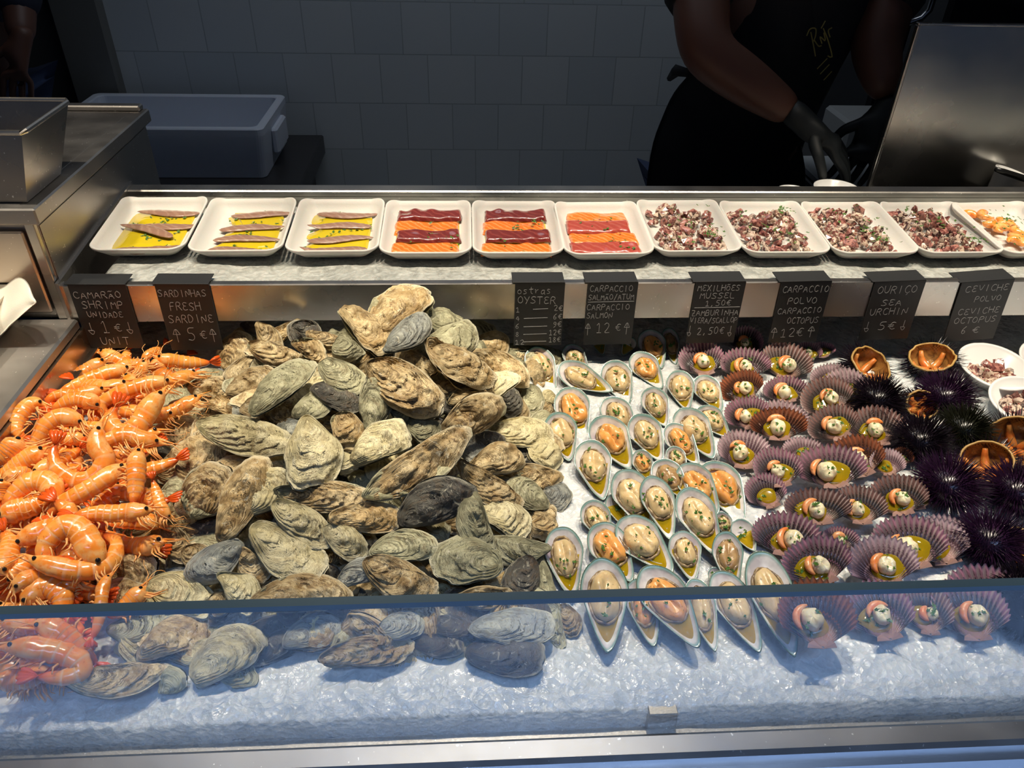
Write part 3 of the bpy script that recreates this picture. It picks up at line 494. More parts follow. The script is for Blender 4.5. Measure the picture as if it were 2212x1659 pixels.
for (a, b, ty), (c, d, by), rows_, lb in SIGNS:
    T0, T1 = onY(a, ty, .9275), onY(b, ty - .3, .9275); B0, B1 = onY(c, by, .9265), onY(d, by, .9265)
    w = np.linalg.norm(T1 - T0); up = nv((T0 + T1) / 2 - (B0 + B1) / 2); up = nv(up * .5 + np.array([0, 0, .5])); h = np.linalg.norm((T0 + T1) / 2 - (B0 + B1) / 2)
    T0 = (T0 + T1) / 2; T0[2] = at(-.4995); Xa = nv(np.cross([0, 1, 0], up)) ; Xa = Xa if Xa[0] > 0 else -Xa; Nn = np.cross(Xa, up); org = T0 - up * h - Xa * w / 2
    M = frame(org, Xa, Nn); e = tag(empty('slate_tag', M=M), lb, 'price tag', 'chalk written price tags on the shelf lip')
    pnl = MB().bevbox(0, w, 0, h, -.0015, 0, .0004); o = pnl.build('panel', SLATE, e)
    o = MB().bevbox(-.004, w - .001, h - .0002, h + .0012, -.030, .0003, .0004).build('folded_top', SLATE, e)
    mbw = MB()
    for tx, x, y, ww, hh in rows_: writing(mbw, tx, x * w, y * h, ww * w, hh * h)
    if 'ostras' in lb:
        for y in (.60, .455, .32, .195, .07): line(mbw, [(w * (.2 if y < .6 else .38), y * h - .001), (w * .68, y * h)])
    if 'salmon' in lb: line(mbw, [(.03 * w, .70 * h), (.95 * w, .705 * h)])
    if 'mussel' in lb: line(mbw, [(.06 * w, .595 * h), (.97 * w, .60 * h)])
    o = mbw.build('chalk_writing', CHALK, e); o.location = (0, 0, .0001)

# ------------------------------------------------------------------ oysters
def oyster_shell(L, W_, seed, kind, upper):
    nr, nc = 38, 80; u = np.linspace(0.0, 1, nr)[:, None]; k = np.linspace(0, 2 * PI, nc, endpoint=False)[None]
    bend = np.sin(seed * 1.7) * .32; ns = np.sin(seed * 3.1)
    ox = L / 2 * np.cos(k); tap = .70 + .30 * (ox / (L / 2)) ** 1 ; tap = np.where(ox < 0, .74 + .26 * (1 + ox / (L / 2)), 1.0)
    oy = W_ / 2 * np.sign(np.sin(k)) * np.abs(np.sin(k)) ** .86 * tap
    lip = np.clip(.35 + ox / L, 0, 1)
    ring = np.stack([np.cos(k), np.sin(k), 0 * k], -1)
    wob = 1 + .15 * noise(ring, 1.3, seed) + .075 * noise(ring, 3.2, seed + 3) * (.4 + .6 * lip) + .035 * noise(ring, 8, seed + 5) * lip
    if not upper: wob = wob * (1.02 + .025 * noise(ring, 6, seed + 8))
    ox, oy = ox * wob, oy * wob; oy = oy + bend * L * ((ox / L) ** 2) - bend * L * .06
    ux, uy = -.44 * L, bend * L * .13
    U = u ** .85; X = ux + (ox - ux) * U; Y = uy + (oy - uy) * U
    P = np.stack([X, Y, X * 0], -1)
    rho = np.clip(np.sqrt(((X) / (L / 2)) ** 2 + ((Y - bend * L * ((X / L) ** 2) + bend * L * .06) / (W_ / 2 * (.74 + .26 * np.clip(1 + 2 * X / L, 0, 1)))) ** 2), 0, 1.0)
    d = np.clip(1 - rho ** 2.2, 0, 1); edge = np.clip((1 - U) * 6, 0, 1)
    H = (.17 if upper else .26) * W_ * (1 + .3 * ns)
    dome = H * (.55 * d ** .55 + .45 * d ** 1.3)
    N = 6.5 + 2 * np.sin(seed); ph = U * N + .8 * noise(P, 26, seed + 1) + .5 * noise(P, 60, seed + 2)
    saw = ph - np.floor(ph); amp = .0024 * (1 + 1.4 * noise(P, 16, seed + 4)) * (1.0 if kind in 'tc' else .6)
    rid = amp * (saw ** 1.6) * (.25 + .75 * U); X = X + (ox - ux) * .030 * (saw ** 2) * edge; Y = Y + (oy - uy) * .030 * (saw ** 2) * edge
    lump = (.0058 if kind == 't' else .0034) * fbm(P, 55, seed + 6, 4) + (.0070 if kind == 't' else .0050) * noise(P, 27, seed + 12)
    wave = .045 * L * noise(ring, 1.6, seed + 20) * lip + .018 * L * noise(ring, 5, seed + 21) * lip
    Z = (dome + (rid + lump) * (.15 + .85 * edge)) * (1 if upper else -1) + wave * U ** 2 + (.0008 if upper else -.0008)
    V = np.stack([X, Y, Z], -1).reshape(-1, 3); uv = np.stack([np.broadcast_to(U, X.shape), np.broadcast_to(k / (2 * PI), X.shape)], -1).reshape(-1, 2)
    return V, gridf(nr, nc, flip=upper is False), uv
def oyster(M, L, W_, seed, kind):
    e = empty('oyster', M=M)
    for up in (True, False):
        V, Fc, uv = oyster_shell(L, W_, seed, kind, up)
        mk('upper_shell' if up else 'lower_shell', V, Fc, OY[kind if up or kind in 'db' else ('g' if seed % 2 else kind)], e, uv)
    return e
def place2(x1, y1, x2, y2, w, hf, a, sn, shift=0, jit=.0, rise=0):
    """two photo points of a thing and its width -> matrix on the surface hf, length, width"""
    cx, cy = (x1 + x2) / 2, (y1 + y2) / 2; c = onH(cx, cy, hf); v = -ray(cx, cy)
    n = nv(a * v + (1 - a) * sn + jit * RS.randn(3)); c = c + v * shift + n * rise
    P1, P2 = onP(x1, y1, c, n), onP(x2, y2, c, n); L = np.linalg.norm(P2 - P1); x = nv(P2 - P1); y = np.cross(n, x)
    d0 = proj(c); dx = proj(c + .004 * x) - d0; dy = proj(c + .004 * y) - d0; dxu = dx / np.linalg.norm(dx)
    ppm = abs(dy[0] * -dxu[1] + dy[1] * dxu[0]) / .004
    return frame(c, x, n), L, w / ppm, c
OYS = '''482 797 538 721 72 t 1|566 698 600 775 50 t 0|538 744 650 786 48 t 1|540 885 668 784 62 g 3|406 838 512 838 50 t 1|495 845 596 812 66 t 1|366 878 450 888 58 c 1|440 860 523 890 42 t 0|308 944 410 890 76 g 0
424 915 622 960 78 c 2|345 1010 485 975 82 t 1|303 1003 365 1020 64 g 0|665 903 680 1053 118 c 3|695 777 788 848 66 g 2|680 838 781 873 62 d 1|640 900 718 850 60 g 1|738 888 765 975 74 t 1|736 978 756 1022 44 c 1|762 990 882 922 78 c 2
800 926 818 815 66 g 2|748 665 840 760 68 t 1|722 735 775 780 54 g 1|640 735 705 775 44 t 1|665 725 748 750 38 t 0|640 698 692 730 34 d 0|520 705 625 728 32 d 0|808 713 908 622 86 t 2|840 756 927 684 62 b 3|920 690 1002 705 50 g 1
905 770 1030 715 78 g 1|1032 738 1098 750 58 t 1|925 753 1060 828 70 t 3|1013 765 1145 822 64 t 2|795 783 953 892 98 t 3|968 862 1082 845 46 t 1|1075 838 1118 892 66 d 1|1105 755 1132 800 42 t 0|1150 830 1146 900 52 g 1|1158 862 1188 905 40 t 0
958 932 1082 865 80 t 2|1065 930 1190 940 72 c 2|1137 955 1206 1002 56 c 2|795 1078 1005 940 86 t 3|1020 1002 1133 985 64 t 2|1085 1020 1207 1040 56 t 1|845 880 892 902 48 g 1|883 910 952 940 54 g 1|868 1118 1016 1050 96 d 3|1009 1061 1038 1196 68 g 4
1035 1085 1144 1146 72 c 2|1187 1092 1090 1050 64 g 2|1178 1058 1232 1086 58 b 1|988 1008 1112 1092 54 t 2|930 1030 990 1005 44 t 1|1145 1115 1196 1165 56 t 1|1178 1196 1045 1180 64 g 2|1076 1213 937 1205 108 g 3|808 1185 940 1176 66 g 2|787 1215 938 1290 90 t 3
730 1255 832 1215 54 b 2|985 1292 1107 1288 54 t 2|1152 1205 1102 1296 76 d 2|1170 1220 1203 1400 46 g 1|722 1115 862 1120 66 t 2|604 1068 795 1080 68 t 2|485 1163 565 985 88 t 3|409 1114 487 1003 98 t 2|350 1100 395 1030 48 g 1|534 1100 612 1018 78 c 2
594 1085 706 1173 74 c 2|708 1133 783 1202 66 c 2|548 1142 692 1236 98 c 2|521 1178 410 1250 78 b 3|355 1130 402 1210 62 t 1|320 1260 457 1302 86 c 2|255 1140 373 1156 58 t 1|228 1307 327 1190 86 t 2|165 1302 216 1265 54 t 0|480 1238 556 1312 70 c 3
452 1290 505 1312 44 t 2|553 1292 751 1273 82 t 3|518 1190 568 1256 50 t 1|258 1322 356 1300 54 c 2|228 1366 357 1352 68 g 2|303 1406 462 1345 82 t 2|147 1476 346 1460 64 t 3|420 1462 562 1362 106 c 2|360 1502 387 1440 36 g 1|476 1450 556 1466 38 g 1
560 1422 636 1366 54 d 1|620 1382 741 1350 72 b 1|754 1328 861 1402 42 t 2|690 1422 886 1396 66 t 2|814 1362 917 1345 62 b 2|920 1345 1031 1370 44 d 1|1024 1356 1196 1352 82 b 3|1018 1412 1172 1424 84 d 2|1214 1308 1240 1372 38 t 1|888 1386 1002 1400 48 d 1
400 1180 450 1230 60 t 0|600 1320 680 1340 60 d 0|700 1300 800 1330 60 d 0|860 1310 980 1330 60 d 0|640 1240 740 1250 60 d 0'''.replace('\n', '|').split('|')
ORD = 'first second third fourth fifth sixth seventh eighth ninth tenth eleventh twelfth thirteenth fourteenth fifteenth sixteenth seventeenth eighteenth nineteenth twentieth'.split()
def label_rows(items, bands, fmt):
    """items: (cx, cy, object, look); every thing is counted off from the left inside its own band of the photo and its own look"""
    groups = {}
    for cx, cy, o, look in items:
        b = next(t for y, t in bands if cy < y); groups.setdefault((look, b), []).append((cx, o))
    for (look, b), L in groups.items():
        L.sort(key=lambda q: q[0]); n = len(L)
        for i, (_, o) in enumerate(L):
            where = '' if n == 1 else (', leftmost' if i == 0 else (', rightmost' if i == n - 1 else ', %s from left' % ORD[i]))
            o['label'] = fmt % (look, b) + where
OYN = {'t': 'rough tan oyster', 'c': 'cream coloured oyster', 'g': 'ridged grey green oyster', 'd': 'dark grey oyster', 'b': 'smooth blue grey oyster'}
items = []; oy_meshes = []
for i, s in enumerate(OYS):
    v = s.split(); x1, y1, x2, y2, w = map(float, v[:5]); kind, lay = v[5], int(v[6])
    c0 = onH((x1 + x2) / 2, (y1 + y2) / 2, h_oy); gx = (h_oy(c0[0] + .02, c0[1]) - h_oy(c0[0] - .02, c0[1])) / .04; gy = (h_oy(c0[0], c0[1] + .02) - h_oy(c0[0], c0[1] - .02)) / .04
    M, L, W_, c = place2(x1, y1, x2, y2, w, h_oy, .50, nv([-gx, -gy, 1]), -.012 + lay * .0095, .13)
    L = min(L, .165); W_ = min(max(W_, .024), .085, L * .95)
    o = oyster(M, L * 1.05, W_ * 1.06, i * 13 + 5, kind); tag(o, None, 'oyster', 'oysters heaped on the ice'); oy_meshes.append(o)
    big = ' broad' if L * W_ > .0052 else (' small' if L * W_ < .0024 else '')
    items.append(((x1 + x2) / 2, (y1 + y2) / 2, o, ((big[1:] + ' ') if big else '') + OYN[kind]))
label_rows(items, [(760, 'at the top of the heap under the shelf'), (870, 'in the upper heap'), (980, 'in the middle of the heap'), (1100, 'below the middle of the heap'), (1215, 'in the lower heap'), (1325, 'just above the glass edge'), (9999, 'seen through the front glass')], '%s %s')
# buried oysters that only show in the gaps: copies
k = 0
for py in range(740, 1450, 50):
    for px in range(330, 1190, 64):
        if py < 800 and px < 480 or py > 1150 and px < 300 or (py < 790 and px > 1080) or (py > 1390 and px > 600): continue
        src = oy_meshes[(k * 7) % len(oy_meshes)]; k += 1
        qx, qy = px + RS.uniform(-22, 22), py + RS.uniform(-18, 18); c = onH(qx, qy, h_oy) + ray(qx, qy) * .042
        if c[2] < ice_z(c[0], c[1]) + .004: c[2] = ice_z(c[0], c[1]) + .006
        v = -ray(qx, qy); th = RS.uniform(0, 2 * PI); M = frame(c, (math.cos(th), math.sin(th) * .7, .2), nv(v * .5 + ICEN * .5 + RS.randn(3) * .25))
        o = src.copy(); COL.objects.link(o); o.matrix_world = M
        for ch in src.children: q = ch.copy(); COL.objects.link(q); q.parent = o; q.data = ch.data
        tag(o, 'oyster buried in the dark gaps beneath the top layer of the heap', 'oyster', 'buried oysters under the heap')

# ------------------------------------------------------------------ parsley
def parsley(mb, spots, size=.0030, seed=0):
    r = np.random.RandomState(seed)
    for p, n in spots:
        s = size * r.uniform(.6, 1.4); M = frame(p, r.randn(3), nv(np.array(n) + r.randn(3) * .25)); K = 10; ph = r.rand()
        V = [M @ Vector((0, 0, .0002))] + [M @ Vector((s * (.95 if j % 2 else .62) * (1 + .45 * math.sin(j * 2.3 + ph * 6)) * math.cos(2 * PI * j / K), s * .62 * (1 if j % 2 else .62) * math.sin(2 * PI * j / K), .0006 * math.sin(j * 3.))) for j in range(K)]
        V += [M @ Vector((0, 0, -.0003))]
        mb.add([tuple(q) for q in V], [(0, 1 + j, 1 + (j + 1) % K) for j in range(K)] + [(K + 1, 1 + (j + 1) % K, 1 + j) for j in range(K)])
    return mb

# ------------------------------------------------------------------ mussels on the half shell
def mussel_outline(t, L, W_):                 # t: angle, returns x, y; the pointed hinge at -L/2
    x = L / 2 * np.cos(t); s = np.clip((x + L / 2) / L, 0, 1); hw = np.where(s < .62, (s / .62) ** .62 * (1 - .12 * (1 - s / .62) * s / .62), np.sqrt(np.clip(1 - ((s - .62) / .38) ** 2, 0, 1)))
    return x, W_ / 2 * hw * np.sign(np.sin(t))
def mussel_shell(L, W_, D, seed):
    nc = 64; t = np.linspace(0, 2 * PI, nc, endpoint=False) + .0001; x, y = mussel_outline(t, L, W_); y = y + .05 * L * ((x / L) ** 2) * np.sin(seed) ; x = x * (1 + 0.008 * np.sin(t * 7 + seed)); cx = .06 * L
    R = np.linspace(0, 1, 14); V = []; uv = []
    for r in R:
        z = -D * (1 - r ** 2.6); V.append(np.stack([cx + (x - cx) * r, y * r, z + 0 * x], -1)); uv.append(np.stack([r + 0 * x, t / 6.28], -1))
    for r, dz in ((1.012, -.0003), (1.015, -.0012)): V.append(np.stack([cx + (x - cx) * r, y * r, dz + 0 * x], -1)); uv.append(np.stack([1 + 0 * x, t / 6.28], -1))
    for r in R[::-1][1:]:
        z = -(D * 1.12) * (1 - r ** 2.4) - .0014; V.append(np.stack([cx + (x - cx) * r, y * r, z + 0 * x], -1)); uv.append(np.stack([r + 0 * x, t / 6.28], -1))
    n = len(V); Fc = gridf(n, nc); fm = [0] * (15 * nc) + [1] * ((n - 1 - 15) * nc)
    return np.concatenate(V), Fc, np.concatenate(uv), fm
def blob(a, b, h, seed, nr=14, nc=40, groove=.25, flat=.35, wob=.12):
    t = np.linspace(0, 2 * PI, nc, endpoint=False); ph = np.linspace(0, PI, nr)[:, None]; ring = np.stack([np.cos(t), np.sin(t), 0 * t], -1)
    w = 1 + wob * noise(ring, 1.2, seed) + wob * .5 * noise(ring, 3, seed + 1)
    r = np.sin(ph); X = a * r * np.cos(t) * w; Y = b * r * np.sin(t) * w; c = np.cos(ph); Z = np.where(c > 0, h * np.abs(c) ** .8, -h * flat * np.abs(c)) + 0 * X
    P = np.stack([X, Y, Z], -1); m = fbm(P, 1.1 / max(a, b) * 1.6, seed + 3, 3) * h * .30; Z = Z + m * np.clip(c + .3, 0, 1) - groove * h * np.exp(-(Y / (b * .16)) ** 2) * np.clip(c, 0, 1) * (np.abs(X) < a * .7)
    return np.stack([X, Y, Z], -1).reshape(-1, 3), gridf(nr, nc, flip=True)
def mussel(M, L, W_, seed, tone, meat=True):
    e = empty('green_mussel', M=M); D = .17 * W_ + .004; r = np.random.RandomState(seed)
    V, Fc, uv, fm = mussel_shell(L, W_, D, seed); mk('shell', V, Fc, [NACRE, MOUT], e, uv, fm=fm)
    # oil pool toward the hinge
    t = np.linspace(0, 2 * PI, 40, endpoint=False) + .001; x, y = mussel_outline(t, L, W_); s = .80; zo = -D * (1 - s ** 2.6) * 1.0
    ox = .06 * L + (x - .06 * L) * s; oy = y * s; cut = L * (.10 if r.rand() < .6 else .2); ox = np.minimum(ox, cut)
    R = [(1, -.0006), (.97, .0002), (.5, .0004), (0, .0004)]; c0 = np.array([-.1 * L, 0]); OV = np.concatenate([np.stack([c0[0] + (ox - c0[0]) * q, oy * q, zo + dz + 0 * x], -1) for q, dz in R])
    mk('oil', OV, gridf(4, 40), OILT, e)
    if meat:
        a, b, h = L * .268 * r.uniform(.92, 1.08), W_ * .31 * r.uniform(.92, 1.1), W_ * .25; rot = Matrix.Translation((L * .085, 0, -D * .42)) @ Matrix.Rotation(r.uniform(-.12, .12), 4, 'Z')
        if tone == 'b': h *= .8
        MV, MF = blob(a, b, h, seed, groove=.22 if tone != 'o' else .4, wob=.1 if tone != 'o' else .17); MV = np.array([tuple(rot @ Vector(q)) for q in MV]); mt = mk('meat', MV, MF, MEAT[tone], e)
        tt = np.linspace(0, 2 * PI, 44, endpoint=False); ring = np.stack([np.cos(tt), np.sin(tt), 0 * tt], -1); wb_ = 1.03 + .05 * noise(ring, 3, seed) + .03 * noise(ring, 9, seed)
        pts = [rot @ Vector((a * wb_[j] * math.cos(tt[j]), b * wb_[j] * 1.03 * math.sin(tt[j]), .0008 + .0009 * math.sin(tt[j] * 9 + seed))) for j in range(44)]
        tb = MB(); tb.tube(pts + [pts[0]], .0017, 6, cap=False); tb.build('mantle_edge', MANTLE, mt, smooth=True)
    sp_ = []
    for _ in range(r.randint(3, 9)):
        q = r.randn(2) * [.10 * L, .12 * W_] + [L * r.uniform(-.05, .15), 0]; sp_.append(((q[0], q[1], -D * .42 + W_ * (.25 if meat else 0) * math.sqrt(max(0, 1 - ((q[0] - .085 * L) / (.3 * L)) ** 2 - (q[1] / (.34 * W_)) ** 2)) + .0016), (0, 0, 1)))
    parsley(MB(), sp_, .0029, seed).build('parsley', PARS, e); return e
MUS = '''1196 852 1150 755 64 c 0|1268 812 1223 752 60 c 0|1322 852 1205 797 60 c 1|1356 880 1317 785 74 c 0|1259 955 1222 842 86 o 0|1231 1001 1200 896 74 c 1|1372 950 1308 866 72 c 0|1363 1018 1288 906 88 o 1|1428 846 1370 768 62 o 0|1427 802 1396 718 64 o 1|1457 795 1441 715 40 b 0
1436 928 1400 843 80 c 0|1482 893 1460 806 68 c 0|1556 895 1508 818 60 c 0|1427 1002 1373 901 84 c 1|1541 995 1468 888 76 c 2|1575 950 1510 885 58 c 0|1507 1010 1443 922 60 o 1|1480 1028 1447 972 44 c 0|1300 1086 1268 956 82 c 1|1402 1045 1378 978 46 o 0|1403 1155 1340 1020 86 c 2
1485 1085 1416 1002 76 b 1|1550 1115 1473 1008 76 o 1|1602 1132 1527 1003 96 o 0|1449 1172 1402 1033 72 c 3|1551 1208 1478 1059 84 c 3|1347 1142 1320 1073 48 e 0|1315 1182 1270 1088 84 c 0|1235 1297 1208 1143 86 c 1|1362 1262 1285 1137 86 o 1|1450 1242 1338 1126 92 c 2
1313 1413 1300 1208 106 c 3|1508 1402 1391 1228 100 o 3|1411 1402 1372 1255 74 o 1|1496 1262 1468 1153 74 c 1|1582 1283 1563 1152 68 b 2|1628 1198 1588 1129 60 e 0|1708 1420 1631 1193 98 c 3|1541 1413 1494 1255 66 c 1|1638 1413 1545 1238 84 c 1|1560 1285 1538 1232 34 e 0
1572 1168 1554 1112 38 c 0|1342 774 1366 736 46 e 0|1302 774 1288 732 40 e 0'''.replace('\n', '|').split('|')
MN = {'c': 'green rimmed mussel with cream meat', 'o': 'green rimmed mussel with orange meat', 'b': 'green rimmed mussel with brownish meat', 'e': 'small empty mussel shell'}
items = []
for i, s in enumerate(MUS):
    v = s.split(); x1, y1, x2, y2, w = map(float, v[:5]); tone, lay = v[5], int(v[6])
    M, L, W_, c = place2(x1, y1, x2, y2, w, ice_z, .45, ICEN, .0005 + lay * .0075, .03, .010)
    W_ = min(W_, L * .62, .056); o = mussel(M, L, W_, i * 7 + 3, tone if tone != 'e' else 'c', tone != 'e'); tag(o, None, 'mussel', 'green mussels on the half shell')
    items.append(((x1 + x2) / 2, (y1 + y2) / 2, o, MN[tone]))
label_rows(items, [(830, 'at the back near the price tags'), (930, 'in the second band from the back'), (1040, 'in the middle of the mussels'), (1130, 'below the middle of the mussels'), (1250, 'just above the glass edge'), (9999, 'seen through the front glass')], '%s %s')

# ------------------------------------------------------------------ scallops
def scallop(M, H, W_, seed, col, meat=True):
    e = empty('scallop', M=M); r_ = np.random.RandomState(seed); NR = 23; a = W_ / 2; D = a * .30; A0 = rad(60); c = .92
    ks = H / (1.92 * a)
    nphi = NR * 6 + 1; phi = np.linspace(-A0, A0, nphi); T = np.linspace(.03, 1, 18)[:, None]
    v = (phi + A0) / (2 * A0) * NR
    Rf = a * (c * np.cos(phi) + np.sqrt(np.clip(1 - (c * np.sin(phi)) ** 2, 0.02, 1))) * (1 + .022 * np.cos(2 * PI * v)) * (1 + .012 * np.sin(phi * 5 + seed))
    X = T * Rf * np.cos(phi) * ks; Y = T * Rf * np.sin(phi)
    rho = np.sqrt(((X / ks - c * a) / a) ** 2 + (Y / a) ** 2); zb = -D * np.clip(1 - rho ** 2, 0, 1) ** .9
    rib = .0016 * (W_ / .075) * np.cos(2 * PI * v) * np.clip(T * 1.4, 0, 1)
    X = X - H / 2
    uv = np.stack([T + 0 * X, v + 0 * X], -1).reshape(-1, 2)
    Vi = np.stack([X, Y, zb + rib], -1).reshape(-1, 3); Vo = np.stack([X, Y, zb + rib - .0022], -1).reshape(-1, 3); N = len(Vi); nr = 18
    Fc = gridf(nr, nphi, wrap=False) + gridf(nr, nphi, off=N, wrap=False, flip=True); fm = [0] * ((nr - 1) * (nphi - 1)) + [1] * ((nr - 1) * (nphi - 1))
    for i in range(nphi - 1): b0 = (nr - 1) * nphi + i; Fc.append((b0, N + b0, N + b0 + 1, b0 + 1)); fm.append(0)
    for i in range(nr - 1): Fc += [(i * nphi, N + i * nphi, N + (i + 1) * nphi, (i + 1) * nphi), ((i + 1) * nphi + nphi - 1, N + (i + 1) * nphi + nphi - 1, N + i * nphi + nphi - 1, i * nphi + nphi - 1)]; fm += [0, 0]
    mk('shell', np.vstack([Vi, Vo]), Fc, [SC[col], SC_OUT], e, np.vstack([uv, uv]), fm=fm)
    for sg, ln in ((1, .21), (-1, .16)):
        z0 = -D * .1; P = [(-H * .5 - .001, 0, z0), (-H * .5 - .001, sg * ln * W_, z0 + .004), (-H * .5 + W_ * .045, sg * ln * W_ * .9, z0 + .004), (-H * .5 + W_ * .10, sg * W_ * .10, z0 - .001)]
        mk('ear', P + [(x, y, z - .0016) for x, y, z in P], [(0, 1, 2, 3), (7, 6, 5, 4), (0, 4, 5, 1), (1, 5, 6, 2), (2, 6, 7, 3), (3, 7, 4, 0)], EARM, e, smooth=False)
    t = np.linspace(0, 2 * PI, 30, endpoint=False); zo = -D * .60; oa = .44 * a
    ox = -H * .12 + oa * .95 * np.cos(t) + .0; oy = oa * 1.05 * np.sin(t) * (1 + .12 * np.sin(3 * t + seed)); side = r_.uniform(-.12, .12) * W_
    OV = np.concatenate([np.stack([-H * .12 + (ox + H * .12) * q, side + oy * q, zo + dz + 0 * ox], -1) for q, dz in ((1, -.0008), (.96, .0002), (.5, .0004), (0, .0004))]); mk('oil', OV, gridf(4, 30), OILT, e)
    sp_ = []
    if meat:
        mr = .30 * a * 2 * r_.uniform(.85, 1.05); mx, my = -H * .10, r_.uniform(-.10, .08) * W_
        V, Fc = blob(mr * .52, mr * .47, mr * .50, seed, 12, 26, .12, .6, .15); mk('scallop_meat', V + np.array([mx, my, zo + mr * .12]), Fc, MUSC, e)
        rc = mr * .66; arc = r_.uniform(1.6, 2.4); a0 = r_.uniform(-.9, .5)
        pts = [(mx + rc * math.cos(q), my + rc * math.sin(q), zo + mr * .22) for q in np.linspace(a0, a0 + arc, 9)]; tb = MB(); tb.tube(pts, [.0010, .0022, .0032, .0038, .004, .0038, .0032, .0022, .0008], 8); tb.build('coral', CORAL, e, smooth=True)
        for _ in range(4): q = r_.randn(2) * mr * .25; sp_.append(((mx + q[0], my + q[1], zo + mr * .60), (0, 0, 1)))
    for _ in range(r_.randint(3, 8)): q = r_.randn(2) * oa * .4; sp_.append(((-H * .12 + q[0], side + q[1], zo + .0012), (0, 0, 1)))
    parsley(MB(), sp_, .0030, seed).build('parsley', PARS, e); return e
SCA = '''1600 770 1617 716 78 p 0 m|1744 786 1741 748 62 p 0 m|1777 781 1767 748 58 p 0 e|1617 872 1580 812 96 o 0 m|1526 819 1500 747 98 p 1 m|1700 877 1690 822 100 p 0 m|1612 824 1602 760 110 p 2 m|1693 827 1696 747 112 b 1 m
1800 845 1779 795 84 l 0 e|1845 886 1797 808 106 l 1 m|1808 898 1755 830 112 b 2 m|1685 940 1693 874 116 l 0 e|1625 932 1597 865 96 p 1 m|1683 958 1675 887 124 o 2 m|1818 955 1772 889 110 b 2 m|1898 970 1885 886 124 b 1 m
1735 1010 1730 953 92 l 0 e|1605 1020 1602 936 114 l 1 m|1868 1036 1822 951 122 o 1 m|1918 1036 1907 977 78 l 1 e|1945 1012 1948 974 50 o 0 e|1690 1060 1663 975 104 p 2 m|1805 1062 1776 969 150 p 3 m|1668 1105 1632 1033 86 p 0 e
1975 1108 1966 1039 112 p 0 e|1951 1120 1920 1035 130 b 1 m|1860 1140 1847 1056 116 b 2 m|1771 1141 1753 1062 142 b 3 m|1812 1198 1814 1147 82 p 0 m|1697 1210 1696 1115 152 p 1 m|2052 1222 2018 1120 128 l 0 e|2040 1226 2000 1126 128 l 1 e|1980 1235 1938 1120 156 p 2 m
1785 1268 1736 1170 150 p 3 m|1920 1273 1880 1166 152 l 4 m|2150 1352 2085 1230 165 p 0 e|2005 1378 1988 1266 112 b 0 m|2110 1390 2068 1256 158 p 1 m|1920 1390 1865 1263 146 p 1 m|1774 1406 1745 1256 166 o 5 m'''.replace('\n', '|').split('|')
SN = {'p': 'purple rimmed scallop', 'b': 'dark brown scallop', 'o': 'rust brown scallop', 'l': 'pale pink scallop'}
items = []
for i, s in enumerate(SCA):
    v = s.split(); x1, y1, x2, y2, w = map(float, v[:5]); colr, lay = v[5], int(v[6])
    M, L, W_, c = place2(x1, y1, x2, y2, w, ice_z, .46, ICEN, .001 + lay * .0085, .03, .013)
    o = scallop(M, min(L, W_ * 1.12), W_, i * 5 + 2, colr, v[7] == 'm'); tag(o, None, 'scallop', 'scallops on the half shell')
    items.append(((x1 + x2) / 2, (y1 + y2) / 2, o, SN[colr] + ('' if v[7] == 'm' else ' without meat')))
label_rows(items, [(830, 'at the back near the price tags'), (930, 'in the second band from the back'), (1020, 'in the middle of the scallops'), (1110, 'below the middle of the scallops'), (1240, 'above the glass edge'), (9999, 'at the glass edge')], '%s %s')

